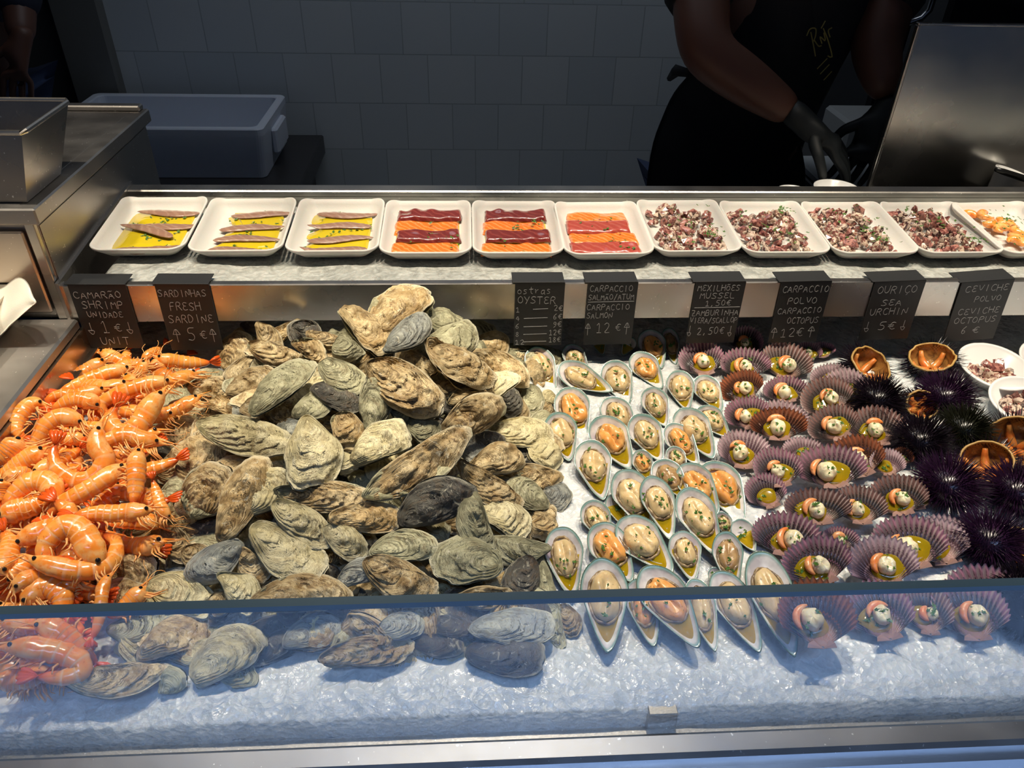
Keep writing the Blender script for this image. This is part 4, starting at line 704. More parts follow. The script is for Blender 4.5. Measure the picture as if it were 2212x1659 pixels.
# ------------------------------------------------------------------ shrimps
def catm(P, n):
    P = np.array(P, float); P = np.vstack([2 * P[0] - P[1], P, 2 * P[-1] - P[-2]]); out = []
    for i in range(1, len(P) - 2):
        for f in np.linspace(0, 1, 12, endpoint=False):
            p0, p1, p2, p3 = P[i - 1], P[i], P[i + 1], P[i + 2]; out.append(.5 * (2 * p1 + (p2 - p0) * f + (2 * p0 - 5 * p1 + 4 * p2 - p3) * f * f + (3 * p1 - p0 - 3 * p2 + p3) * f ** 3))
    out.append(P[-2]); Q = np.array(out); d = np.r_[0, np.cumsum(np.linalg.norm(np.diff(Q, axis=0), axis=1))]; s = np.linspace(0, d[-1], n)
    return np.stack([np.interp(s, d, Q[:, k]) for k in range(Q.shape[1])], -1), d[-1]
def shrimp(pxs, wpx, lay, seed, side=None, hf=h_sh):
    r_ = np.random.RandomState(seed); pxs = np.array(pxs, float); m = pxs.mean(0); c = onH(m[0], m[1], hf); v = -ray(*m)
    n = nv(.55 * v + .45 * ICEN + .08 * r_.randn(3)); c = c + v * (lay * .008) + n * .006
    e = empty('shrimp', M=frame(c, (1, 0, 0), n)); inv = e.matrix_world.inverted()
    P = np.array([tuple(inv @ Vector(onP(x, y, c, n))) for x, y in pxs]); S, Ltot = catm(P, 60)
    w = wpx / F * np.linalg.norm(c - CAM) * 1.0
    T = np.gradient(S, axis=0); T /= np.linalg.norm(T, axis=1)[:, None]; N = np.stack([-T[:, 1], T[:, 0], T[:, 2] * 0], -1)
    turn = np.sum(T[:-1, 0] * T[1:, 1] - T[:-1, 1] * T[1:, 0]); belly = (1 if turn > 0 else -1) if side is None else side * (1 if (proj(np.array(e.matrix_world @ Vector(S[28] + N[28] * .01))) - proj(np.array(e.matrix_world @ Vector(S[28]))))[1] > 0 else -1)   # belly on +N*belly
    u = np.linspace(0, 1, 60); prof = np.interp(u, [0, .05, .10, .16, .26, .36, .40, .60, .76, .87, .92, .97, 1], [.06, .16, .42, .74, .96, 1.0, .95, .92, .76, .56, .48, .30, .10])
    seg = np.where((u > .36) & (u < .92), .10 * ((u - .36) * 11 % 1), 0); rr = w / 2 * (prof + seg * prof)
    lift = .004 * np.sin(u * PI * 1.3 + r_.rand() * 2); nc = 18; a = np.linspace(0, 2 * PI, nc, endpoint=False); V = []; uv = []
    off = -belly * .0
    for i in range(60):
        ce = S[i] + [0, 0, lift[i]]
        for q in a:
            cN, cZ = math.cos(q), math.sin(q); k = 1.0 if cN * belly < 0 else (.84 if .35 < u[i] < .9 else .95)
            V.append(ce + N[i] * rr[i] * cN * k + np.array([0, 0, 1]) * rr[i] * .80 * cZ); uv.append((u[i], q / 6.283))
    Fc = gridf(60, nc) + [tuple(range(nc))[::-1], tuple(range(59 * nc, 60 * nc))]
    V = np.array(V); V = V + .0006 * noise(V, 140, seed)[:, None]
    mk('body', V, [f[::-1] for f in Fc], SHR, e, np.array(uv))
    def pt(uu, lat, z): i = int(uu * 59); return S[i] + [0, 0, lift[i]] + N[i] * belly * lat * rr[i] + np.array([0, 0, 1]) * z * rr[i]
    # rostrum: saw tipped spine
    d = -T[4]; b0 = pt(.14, -.6, .1); tip = S[0] + d * w * .55 - N[2] * belly * w * .15; mb = MB(); mb.tube([b0, b0 * .4 + tip * .6, tip], [w * .075, w * .045, w * .008], 6); mb.build('rostrum', SHR, e, smooth=True)
    for z in (1, -.75):
        p = pt(.135, -.18, .80 * z); V2, F2 = blob(w * .095, w * .095, w * .095, 1, 8, 12, 0, 1, 0); mk('eye', V2 + p, F2, EYE, e)
    for k in range(2):
        mb = MB(); q = pt(.05, .1, .3 - .5 * k); pts = [q]; dd = d.copy() + r_.randn(3) * [.35, .35, .2]
        for _ in range(7): dd = nv(dd + r_.randn(3) * [.35, .35, .08]); pts.append(pts[-1] + dd * w * .2)
        mb.tube(pts, [.0006] * 4 + [.0004] * 4, 4); mb.build('antenna', SLEG, e, smooth=True)
    for k in range(9):
        uu = .12 + .026 * k if k < 5 else .42 + .10 * (k - 5); mb = MB(); q = pt(uu, .8, r_.uniform(-.1, .35)); i = int(uu * 59)
        L = w * (.85 if k < 5 else .42) * r_.uniform(.8, 1.2); d1 = N[i] * belly - T[i] * r_.uniform(.3, 1.1) + [0, 0, r_.uniform(-.2, .3)]; d2 = d1 + T[i] * (-1.0 if k < 5 else .9)
        pts = [q, q + nv(d1) * L * .45, q + nv(d1) * L * .45 + nv(d2) * L * .55]
        mb.tube(pts, [.0011, .0009, .0004] if k < 5 else [.0012, .0011, .0005], 5); mb.build('leg', SLEG, e, smooth=True)
    te = S[-1] + [0, 0, lift[-1]]; td = T[-1]
    for k, an in enumerate((-.42, -.14, .14, .42)):
        x = nv(td * math.cos(an) + np.cross([0, 0, 1], td) * math.sin(an)); y = np.cross([0, 0, 1], x); L = w * .74; ww = w * .13
        ol = [(0, 0), (.3, .6), (.65, 1), (.95, .7), (1.05, 0), (.95, -.7), (.65, -1), (.3, -.6)]
        z0 = .0009 * k; top = [te - td * w * .12 + x * L * p_ + y * ww * q_ + np.array([0, 0, .0012 + z0 + .0012 * math.sin(p_ * 2)]) for p_, q_ in ol]; bot = [p_ - np.array([0, 0, .0011]) for p_ in top]; m_ = len(ol)
        mk('tail_blade', top + bot, [tuple(range(m_)), tuple(range(m_, 2 * m_))[::-1]] + [(j, m_ + j, m_ + (j + 1) % m_, (j + 1) % m_) for j in range(m_)], STAIL, e)
    return e
A = lambda L: [(x / 3.95, 700 + y / 3.95) for x, y in L]
Bq = lambda L: [(x / 3.95, 1080 + y / 3.95) for x, y in L]
SH = [(A([(1160, 372), (1040, 400), (850, 450), (650, 520), (500, 572)]), 27, 3, 1, 'straight shrimp lying along the back left corner'),
      (A([(925, 300), (850, 345), (740, 400), (600, 455), (490, 490)]), 27, 1, 1, 'leggy shrimp behind the straight one in the back corner'),
      (A([(1300, 275), (1360, 300), (1480, 320), (1620, 330), (1800, 318)]), 25, 3, 1, 'orange shrimp pointing left below the sardine tag'),
      (A([(1200, 330), (1280, 260), (1350, 215), (1400, 165)]), 15, 0, 1, 'dark shrimp tail in the shade below the tags'),
      (A([(1260, 310), (1225, 370), (1170, 450), (1090, 510), (990, 560)]), 24, 2, 1, 'short upright shrimp in the upper pile beside the straight one'),
      (A([(1530, 500), (1420, 500), (1250, 530), (1050, 590), (900, 650), (870, 720), (930, 780)]), 29, 2, 1, 'long hooked shrimp in the upper pile reaching toward the oysters'),
      (A([(1370, 270), (1350, 380), (1420, 450), (1530, 460), (1630, 440)]), 27, 1, -1, 'shrimp folded against the oysters at the upper right'),
      (A([(870, 745), (790, 680), (650, 655), (520, 690), (440, 740)]), 29, 2, 1, 'shrimp with black eye in the middle upper pile'),
      (A([(940, 560), (800, 590), (640, 620), (540, 600), (440, 620), (400, 680)]), 25, 1, 1, 'curved shrimp tucked under the straight one'),
      (A([(400, 715), (280, 690), (175, 780), (140, 880), (200, 970)]), 27, 2, None, 'curled tail shrimp against the left steel wall'),
      (A([(740, 900), (640, 830), (520, 810), (400, 880), (310, 1000), (240, 1080)]), 31, 3, 1, 'shrimp with many pale legs in the middle left of the pile'),
      (A([(200, 970), (140, 1040), (60, 1120), (-60, 1190)]), 37, 3, 1, 'banded shrimp tail at the left frame edge'),
      (A([(1430, 540), (1370, 610), (1280, 720), (1190, 840), (1110, 920), (1000, 890), (940, 790), (990, 690)]), 37, 3, None, 'large hooked shrimp beside the oysters in the upper pile'),
      (A([(890, 790), (850, 890), (830, 1030), (890, 1180), (780, 1310), (620, 1320), (490, 1220), (450, 1100), (470, 1010)]), 33, 4, None, 'big U shaped shrimp in the middle of the pile'),
      (A([(1440, 1040), (1250, 1000), (1070, 965), (920, 1010), (890, 1100), (980, 1180), (1080, 1190)]), 31, 2, None, 'curled shrimp with its head against the oysters'),
      (A([(1190, 1050), (1175, 1120), (1160, 1250), (1150, 1380), (1135, 1530)]), 31, 4, 1, 'upright shrimp seen from the back with both eyes'),
      (A([(420, 1060), (330, 1110), (200, 1180), (80, 1240), (-40, 1290)]), 32, 2, 1, 'glossy shrimp slanting to the left frame edge'),
      (A([(1130, 1170), (1030, 1240), (920, 1320), (800, 1400), (640, 1480), (500, 1540), (400, 1640)]), 33, 3, 1, 'long shrimp slanting below the U shaped one'),
      (A([(380, 1560), (460, 1450), (400, 1360), (270, 1350), (150, 1420), (20, 1560)]), 38, 3, None, 'thick curled shrimp at the left below the middle'),
      (A([(-40, 1660), (150, 1600), (300, 1540), (440, 1440)]), 38, 2, 1, 'thick banded shrimp body at the lower left'),
      (Bq([(1340, 95), (1200, 105), (1000, 110), (800, 110), (620, 130)]), 33, 4, 1, 'straight shrimp pointing right at the oysters'),
      (A([(1480, 1680), (1380, 1580), (1330, 1440), (1300, 1320)]), 20, 1, 1, 'dark red tail sticking up between shrimps and oysters'),
      (A([(60, 1400), (120, 1320), (210, 1300), (330, 1330)]), 30, 0, 1, 'shrimp mostly hidden under the thick curled one'),
      (A([(30, 1330), (10, 1450), (-20, 1520)]), 26, 2, 1, 'small pale shrimp cut by the left frame edge'),
      (A([(250, 1320), (400, 1230), (560, 1130), (690, 1040)]), 26, 1, 1, 'shrimp behind the U shaped one, pointing up right'),
      (A([(760, 950), (690, 980), (590, 990), (520, 950), (470, 880)]), 24, 1, 1, 'small shrimp with two eyes left of the U shaped one'),
      (Bq([(110, 430), (250, 320), (390, 250), (520, 200), (560, 90), (460, 0)]), 36, 2, None, 'broad shrimp with pale head above the glass edge'),
      (Bq([(840, 650), (830, 530), (760, 400), (680, 280), (570, 235), (440, 310), (380, 430), (460, 500)]), 44, 4, None, 'very large curled shrimp facing down right'),
      (Bq([(190, 470), (290, 520), (430, 570), (620, 610), (820, 590), (960, 490), (980, 350), (880, 260)]), 34, 3, None, 'shrimp curved around below the very large one'),
      (Bq([(70, 680), (20, 590), (55, 450), (70, 330), (20, 250)]), 33, 3, -1, 'upright shrimp at the left frame edge above the glass'),
      (Bq([(60, 720), (150, 620), (190, 540), (110, 480)]), 32, 2, None, 'curled shrimp beside the upright one at the left frame edge'),
      (Bq([(110, 830), (180, 730), (280, 680), (420, 670), (560, 740), (600, 800)]), 31, 3, None, 'arched shrimp with red tail above the glass edge'),
      (Bq([(200, 950), (290, 800), (400, 740), (510, 820), (500, 940), (400, 980)]), 38, 3, None, 'round curled shrimp just above the glass edge'),
      (Bq([(970, 600), (900, 720), (870, 860), (850, 1000), (780, 1180)]), 21, 3, 1, 'thin red shrimp hanging down between the oysters'),
      (Bq([(1260, 740), (1150, 850), (1040, 930), (900, 980)]), 32, 0, 1, 'shaded red shrimp under the oysters near the glass'),
      (Bq([(740, 660), (610, 700), (560, 820), (590, 960)]), 26, 2, 1, 'shrimp with dark eye beside the arched one'),
      (Bq([(-60, 880), (60, 950), (200, 965), (420, 955), (640, 990)]), 28, 2, 1, 'shrimp lying flat under the glass edge line'),
      (Bq([(230, 1060), (400, 1080), (560, 1160), (690, 1280), (820, 1400)]), 36, 3, -1, 'slanting shrimp behind the glass pointing at the oysters'),
      (Bq([(-60, 1040), (200, 1050), (450, 1050), (620, 1090), (690, 1190)]), 40, 2, 1, 'upper shrimp behind the glass at the left frame edge'),
      (Bq([(-60, 1270), (200, 1270), (450, 1310), (640, 1370), (690, 1450), (560, 1500), (300, 1500)]), 36, 4, None, 'large folded shrimp lowest but one behind the glass'),
      (Bq([(-60, 1530), (100, 1540), (250, 1530), (380, 1500)]), 32, 2, 1, 'lowest shrimp behind the glass at the left frame edge'),
      (Bq([(-80, 620), (-40, 760), (40, 860), (60, 980)]), 34, 0, 1, 'shrimp half hidden at the left frame edge'),
      (Bq([(-60, 1170), (100, 1180), (300, 1190), (480, 1220)]), 38, 1, 1, 'shrimp in the middle behind the glass')]
for i, (pp, w, lay, side, lb) in enumerate(SH): tag(shrimp(pp, w * 1.22, lay, i * 3 + 1, side), lb, 'shrimp', 'cooked shrimps piled on the ice')
k = 0
base = [o for o in COL.objects if o.name.startswith('shrimp') and o.type == 'EMPTY']
for py in range(790, 1480, 48):
    for px in range(0, 400, 74):
        if py < 850 and px < 140 or py > 900 and px > 320 or py > 1200 and px > 200 or py > 1420 and px > 100: continue
        src = base[(0, 1, 4, 15, 16, 17, 20)[k % 7]]; k += 1; qx, qy = px + RS.uniform(-15, 15), py + RS.uniform(-10, 10)
        c = onH(qx, qy, h_sh) + ray(qx, qy) * .012; c[2] = max(c[2], ice_z(c[0], c[1]) + .008); th = RS.uniform(0, 6.28)
        c[0] = max(c[0], -.485)
        o = src.copy(); COL.objects.link(o); o.matrix_world = frame(c, (math.cos(th), math.sin(th), 0), nv(ICEN + RS.randn(3) * .2))
        for ch in src.children: q = ch.copy(); COL.objects.link(q); q.parent = o
        tag(o, 'shrimp buried under the top layer of the orange pile', 'shrimp', 'buried shrimps under the pile')

# ------------------------------------------------------------------ sea urchins
def urchin(px, py, rpx, seed, mat, opn=None, label=''):
    c0 = onH(px, py, ice_z); dist = np.linalg.norm(c0 - CAM); R = rpx / F * dist; br = R * .56; c = onH(px, py, lambda x, y: ice_z(x, y) + br * .7)
    e = tag(empty('sea_urchin', c), label, 'sea urchin', 'sea urchins on the ice'); v = -ray(px, py); r_ = np.random.RandomState(seed)
    ax = None
    if opn:
        (ox, oy, ow, oh) = opn; oc = onP(ox, oy, c + v * br * .55, v); ax = nv((oc - c) + nv(.7 * v + .3 * ICEN) * br * .35); orad = ow / 2 / F * dist
        orad = min(orad, br * 1.05)
    nr, nc = 20, 36; th = np.linspace(0, PI, nr)[:, None]; ph = np.linspace(0, 2 * PI, nc, endpoint=False)
    fm_ = frame((0, 0, 0), (1, .2, .1), ax if ax is not None else (0, 0, 1))
    if ax is None:
        V = np.stack([br * np.sin(th) * np.cos(ph), br * np.sin(th) * np.sin(ph), br * .75 * np.cos(th) + 0 * ph], -1).reshape(-1, 3)
        mk('body', V, gridf(nr, nc, flip=True), mat, e); capang = -1
    else:
        capang = math.asin(min(.97, orad / (br * 1.06))); t = np.linspace(capang, PI, nr)[:, None]; V = np.stack([br * 1.05 * np.sin(t) * np.cos(ph), br * 1.05 * np.sin(t) * np.sin(ph), br * .95 * np.cos(t) + 0 * ph], -1).reshape(-1, 3)
        V = [fm_ @ Vector(q) for q in V]; mk('body', V, gridf(nr, nc, flip=True), mat, e)
        wob = 1 + .05 * noise(np.stack([np.cos(ph), np.sin(ph), 0 * ph], -1), 4, seed) ; t = np.linspace(0, PI / 2, 12)[:, None]; ro = orad * .97; zt = br * .95 * math.cos(capang)
        Z = zt - ro * .95 * np.sin(t) ** .8 + .0012 * np.cos(ph * 5); Xr = ro * np.cos(t) ** .7 * wob
        V = np.stack([Xr * np.cos(ph), Xr * np.sin(ph), Z + 0 * ph], -1).reshape(-1, 3); mk('cavity', [fm_ @ Vector(q) for q in V], gridf(12, nc), CAV, e)
        pts = [fm_ @ Vector((ro * wob[j % nc] * 1.03 * math.cos(ph[j % nc]), ro * wob[j % nc] * 1.03 * math.sin(ph[j % nc]), zt + .0018 * noise(np.array([[j, 0, 0]]), .9, seed)[0])) for j in range(nc + 1)]
        mb = MB(); mb.tube(pts, .0017, 6, cap=False); mb.build('rim', URIM, e, smooth=True)
        for k in range(5):
            a0 = 2 * PI * k / 5 + seed; pts = [fm_ @ Vector((ro * rr * .88 * math.cos(a0 + .12 * math.sin(rr * 3)), ro * rr * .88 * math.sin(a0), zt - ro * .95 * math.sin(math.acos(min(1, rr ** (1 / .7)))) ** .8 + .002)) for rr in np.linspace(.08, .97, 8)]
            mb = MB(); mb.tube(pts, [.003, .0045, .0052, .0054, .0054, .005, .0042, .003], 8); o = mb.build('roe', ROE, e, smooth=True); o['label'] = 'orange roe lobe'
    mb = MB(); NS = 900; ga = PI * (3 - 5 ** .5)
    for i in range(NS):
        z = 1 - 2 * (i + .5) / NS; rr = math.sqrt(1 - z * z); d = np.array([rr * math.cos(i * ga), rr * math.sin(i * ga), z])
        if ax is not None and d @ ax > math.cos(capang + .10): continue
        if d[2] < -.55: continue
        dj = nv(d + r_.randn(3) * .14); b0 = d * br * np.array([1, 1, .75 if ax is None else .95]); L = (R - br) * r_.uniform(.6, 1.12) * (1.0 if ax is None else 1.0); w = .00062
        up = nv(np.cross(dj, [.3, .5, .8])); wv = np.cross(dj, up); m1 = b0 + dj * L * .6
        V = [b0 + w * (math.cos(q) * up + math.sin(q) * wv) for q in (0, 2.09, 4.19)] + [m1 + w * .7 * (math.cos(q) * up + math.sin(q) * wv) for q in (0, 2.09, 4.19)] + [b0 + dj * L]
        mb.add(V, [(0, 1, 4, 3), (1, 2, 5, 4), (2, 0, 3, 5), (3, 4, 6), (4, 5, 6), (5, 3, 6)])
    o = mb.build('spines', mat, e); o['kind'] = 'stuff'
for i, (px, py, r, m, op, lb) in enumerate([(1876, 792, 66, SPINE, (1912, 764, 94, 70), 'open sea urchin nearest the scallops, below the urchin price tag'), (2012, 778, 64, SPINE, (2016, 741, 98, 68), 'open sea urchin at the back between the two right price tags'),
        (1898, 862, 64, SPINE, None, 'whole dark sea urchin below the first open one'), (2044, 858, 66, SPINE_P, None, 'whole purple sea urchin left of the white tubs'), (1990, 876, 46, SPINE, (1998, 870, 70, 48), 'small opened sea urchin with a bright orange cut'),
        (1990, 952, 66, SPINE, None, 'whole dark sea urchin in the middle of the group'), (2084, 926, 62, SPINE_G, None, 'whole greenish sea urchin in the middle of the group'), (2192, 958, 78, SPINE, (2188, 945, 128, 90), 'largest open sea urchin with deep orange roe at the right edge'),
        (2130, 1002, 70, SPINE, (2127, 980, 96, 66), 'open sea urchin tilted beside the largest open one'), (2050, 1047, 76, SPINE_P, None, 'large whole purple sea urchin in front of the group'), (2198, 1062, 72, SPINE_P, None, 'whole purple sea urchin at the right edge under the open ones'),
        (2140, 1168, 74, SPINE_P, None, 'whole urchin standing left of the lowest open one'), (2196, 1188, 62, SPINE, (2196, 1178, 86, 100), 'lowest open sea urchin at the right frame edge'), (2208, 1270, 58, SPINE, None, 'dark sea urchin at the glass edge on the far right'), (2216, 1340, 50, SPINE, None, 'dark sea urchin behind the glass on the far right')]):
    urchin(px, py, r, i + 3, m, op, lb)

# ------------------------------------------------------------------ octopus pieces, tubs of ceviche
def chunk(seed):
    r_ = np.random.RandomState(seed); bm = bmesh.new(); d3 = np.array([.0068 * r_.uniform(.7, 1.4), .0052 * r_.uniform(.7, 1.2), .0036 * r_.uniform(.7, 1.3)])
    for q in r_.uniform(-1, 1, (18, 3)): bm.verts.new(tuple(nv(q) * (np.abs(q).max() * .5 + .62) * d3))
    bmesh.ops.convex_hull(bm, input=bm.verts[:]); bmesh.ops.delete(bm, geom=[v for v in bm.verts if not v.link_faces], context='VERTS')
    bm.verts.index_update()
    V, Fc = [tuple(v.co) for v in bm.verts], [tuple(v.index for v in f.verts) for f in bm.faces]; bm.free(); return V, Fc
CH = []
for i in range(9):
    V, Fc = chunk(i * 3); me = bpy.data.meshes.new('octopus_piece'); me.from_pydata([tuple(v) for v in V], [], Fc); me.materials.append(OCT[i % 3]); CH.append(me)
TUBS = []
def tub(px, py, wpx, tiltd, seed, lb, grp):
    c = onH(px, py, ice_z); R = wpx / 2 / F * np.linalg.norm(c - CAM); n = nv(nv(-ray(px, py)) * .16 + ICEN + np.array([.10 * tiltd, 0, 0])); c = c + n * R * .30; M = frame(c, (1, 0, 0), n); TUBS.append((M, R))
    e = tag(empty('ceviche_tub', M=M), lb, 'tub', 'white tubs of octopus ceviche'); lathe(MB(), [(R * a, R * .78 * (b - .45)) for a, b in TUB], (0, 0, 0), 48).build('tub', WHITE, e, smooth=True)
    r_ = np.random.RandomState(seed)
    for k in range(17):
        a, q = r_.uniform(0, 6.28), R * .58 * math.sqrt(r_.rand()); o = bpy.data.objects.new('octopus_piece', CH[(k * 4) % 9]); COL.objects.link(o)
        o.matrix_world = M @ Matrix.Translation((q * math.cos(a), q * math.sin(a) - R * .06, -R * .27 + .004 + .010 * r_.rand() * (1 - q / R))) @ Matrix.Rotation(r_.uniform(0, 6.28), 4, nv(r_.randn(3))) @ Matrix.Scale(1.7, 4)
        tag(o, 'diced octopus piece in the ' + grp, 'octopus piece', 'octopus pieces in the ' + grp)
    o = parsley(MB(), [((r_.uniform(-.4, .4) * R, r_.uniform(-.4, .3) * R, -R * .12), (0, 0, 1)) for _ in range(9)], .003, seed).build('parsley', PARS, e)
tub(2136, 815, 128, .9, 1, 'white tub of octopus ceviche below the rightmost price tag', 'tub nearest the price tags')
tub(2210, 892, 132, .2, 2, 'white tub of octopus ceviche cut by the right frame edge', 'tub at the right frame edge')
tub(2266, 800, 112, .2, 3, 'white tub only just showing at the right frame edge', 'outermost tub')

# ------------------------------------------------------------------ foam trays on the shelf
TN = nv([0, -.05, 1]); TC = np.array([0, 1.08, at(-.4775)])
TRQ = [((270, 428), (455, 425), (397, 548), (180, 532)), ((462, 430), (643, 428), (606, 550), (400, 535)), ((652, 430), (832, 432), (816, 550), (612, 535)), ((838, 432), (1015, 435), (1017, 556), (820, 540)), ((1020, 435), (1197, 432), (1217, 552), (1027, 545)), ((1198, 437), (1366, 437), (1414, 552), (1228, 545)),
       ((1367, 432), (1544, 432), (1605, 548), (1424, 540)), ((1545, 433), (1716, 433), (1802, 553), (1618, 545)), ((1722, 435), (1886, 437), (1993, 552), (1814, 543)), ((1890, 435), (2052, 437), (2179, 552), (2003, 543)), ((2042, 432), (2196, 437), (2352, 553), (2188, 545)), ((2198, 432), (2352, 437), (2530, 553), (2362, 545))]
def tray_mesh(w, d):
    # (inset x, inset y, z, corner radius) rings from the middle of the floor to the outer wall
    h = .020; rings = []
    def loop(hx, hy, r, z, ear=0, n=9):
        out = []
        for sx, sy, a0 in ((1, 1, 0), (-1, 1, PI / 2), (-1, -1, PI), (1, -1, 1.5 * PI)):
            for k in range(n + 1):
                a = a0 + PI / 2 * k / n; x = sx * (hx - r) + r * math.cos(a); y = sy * (hy - r) + r * math.sin(a)
                zz = z + ear * 1.25 * (abs(x) / hx) ** 5 * (abs(y) / hy) ** 4 * (1.0 if y > 0 else .12); out.append((x, y, zz))
        for s in range(0): pass
        return out
    def dens(L):
        P = []
        for i in range(len(L)):
            a, b = np.array(L[i]), np.array(L[(i + 1) % len(L)]); P.append(tuple(a))
            if (i + 1) % 10 == 0:
                for f in (.15, .3, .5, .7, .85): P.append(tuple(a * (1 - f) + b * f))
        return P
    W2, D2 = w / 2, d / 2; b = .016
    spec = [(.2 * W2, .2 * D2, .004, .0028, 0), (W2 - b - .006, D2 - b - .006, .012, .0028, 0), (W2 - b, D2 - b, .014, .0045, 0), (W2 - b * .42, D2 - b * .42, .018, h * .72, .004), (W2 - .003, D2 - .003, .020, h - .0006, .009), (W2 - .0012, D2 - .0012, .021, h, .0095), (W2, D2, .022, h - .0012, .0095), (W2 - .0006, D2 - .0006, .022, h - .0040, .009), (W2 - b * .55, D2 - b * .55, .018, h * .42, .003), (W2 - b - .001, D2 - b - .001, .014, .0005, 0), (W2 - b - .008, D2 - b - .008, .012, 0, 0)]
    Ls = [dens(loop(hx, hy, r, z, ear)) for hx, hy, r, z, ear in spec]; n = len(Ls[0]); V = sum(Ls, [])
    return V, gridf(len(Ls), n, flip=False) + [tuple(range(n))[::-1], tuple(range((len(Ls) - 1) * n, len(Ls) * n))]
TW, TD = .1335, .166; TV, TF = tray_mesh(TW, TD)
TL = ['white foam tray of anchovies in oil, leftmost', 'white foam tray of anchovies in oil with a bare left side', 'white foam tray of anchovies in oil next to the tuna', 'white foam tray with tuna and salmon strips beside the anchovies', 'white foam tray with tuna and salmon strips, middle of the three', 'white foam tray with salmon at the back, beside the octopus', 'white foam tray of chopped octopus beside the salmon', 'white foam tray of chopped octopus, second from the salmon', 'white foam tray of chopped octopus, third from the salmon', 'white foam tray of darkest chopped octopus beside the peeled shrimps', 'white foam tray of peeled shrimps at the right', 'white foam tray only just showing at the right frame edge']
tray_me = None; TM = []
for i, qd in enumerate(TRQ):
    P = [onP(x, y, TC, TN) for x, y in qd]; c = sum(P) / 4; yax = (P[0] + P[1]) / 2 - (P[3] + P[2]) / 2; xax = np.cross(yax, TN)
    c = c - TN * .020; M = frame(c, xax, TN); TM.append(M)
    e = mk('foam_tray', TV, TF, FOAM, None, M=M) if tray_me is None else bpy.data.objects.new('foam_tray', tray_me)
    if tray_me is None: tray_me = e.data
    else: COL.objects.link(e); e.matrix_world = M
    tag(e, TL[i], 'tray', 'foam trays on the shelf')
def tl(i, u, v, z=.004): return TM[i] @ Vector((u * (TW / 2 - .016), v * (TD / 2 - .017), z))
def trz(i, u, v, z, rot=0): return Matrix.Translation(tl(i, u, v, z)) @ TM[i].to_3x3().to_4x4() @ Matrix.Rotation(rot, 4, 'Z')
def oil(i, x0, x1, y0, y1, lb, mat=OIL, bite=0, z=.0062):
    t = np.linspace(0, 2 * PI, 60, endpoint=False); hx, hy = (x1 - x0) / 2, (y1 - y0) / 2; cs, sn = np.cos(t), np.sin(t); f = 1 / (np.abs(cs) ** 8 + np.abs(sn) ** 8) ** (1 / 8)
    x = (x0 + x1) / 2 + hx * cs * f; y = (y0 + y1) / 2 + hy * sn * f; w = 1 + .03 * noise(np.stack([cs, sn, 0 * t], -1), 3, i)
    if bite: x = np.maximum(x, -bite + .18 * np.sin(y * 9) - .3 * (np.abs(y) > .62))
    sx, sy = TW / 2 - .017, TD / 2 - .017; V = np.concatenate([np.stack([((x0 + x1) / 2 + (x - (x0 + x1) / 2) * q) * sx, ((y0 + y1) / 2 + (y - (y0 + y1) / 2) * q) * sy, z + dz + 0 * x], -1) for q, dz in ((1, -.0025), (.985, 0), (.6, .0002), (0, .0002))])
    o = mk('olive_oil', V, gridf(4, 60), mat); o.matrix_world = TM[i]; tag(o, lb, 'oil', kind='stuff')
for i, (bt, lb) in enumerate(((0, 'golden olive oil pooled in the leftmost anchovy tray'), (.45, 'golden olive oil pooled on the right side of the second tray'), (.75, 'golden olive oil pooled in the third anchovy tray'))): oil(i, -.92, .96, -.97, .97, lb, bite=bt)
def fillet(seed, L, w):
    n, nc = 30, 12; s = np.linspace(0, 1, n); r = w / 2 * np.sin(np.clip(s * 1.02, 0, 1) * PI) ** .42 * (1 - .35 * s); V = []
    for k in range(n):
        for j in range(nc):
            a = 2 * PI * j / nc; V.append((L * (s[k] - .5), r[k] * math.cos(a) + .0035 * math.sin(s[k] * 5 + seed), .0030 * math.sin(a) * (r[k] / (w / 2) + .1) + .0035 * max(0, s[k] - .82) * 6 * (seed % 2)))
    V = np.array(V); V[:, 2] += .0006 * noise(V, 180, seed); return V, [f[::-1] for f in gridf(n, nc)] + [tuple(range(nc)), tuple(range((n - 1) * nc, n * nc))[::-1]]
AN = [[(.12, .82, 3.10, 'back'), (.42, .12, .10, 'middle'), (-.12, -.12, 2.72, 'slanting'), (.25, -.93, .02, 'front')], [(.30, .78, .02, 'back'), (.15, .10, .02, 'second'), (.12, -.42, .04, 'third'), (.10, -.95, .0, 'front')], [(.18, .80, .02, 'back'), (.02, .22, 3.12, 'second'), (.12, -.40, .06, 'third'), (.0, -.90, 3.10, 'front')]]
for i, L in enumerate(AN):
    for k, (u, v, r, nm) in enumerate(L):
        V, Fc = fillet(i * 4 + k, .097, .0235); o = mk('anchovy_fillet', V, Fc, ANCH); o.matrix_world = trz(i, u, v, .0085 if nm != 'slanting' else .0115, r)
        tag(o, '%s anchovy fillet in the %s tray from the left' % (nm, ORD[i]), 'anchovy fillet', 'anchovy fillets in oil')
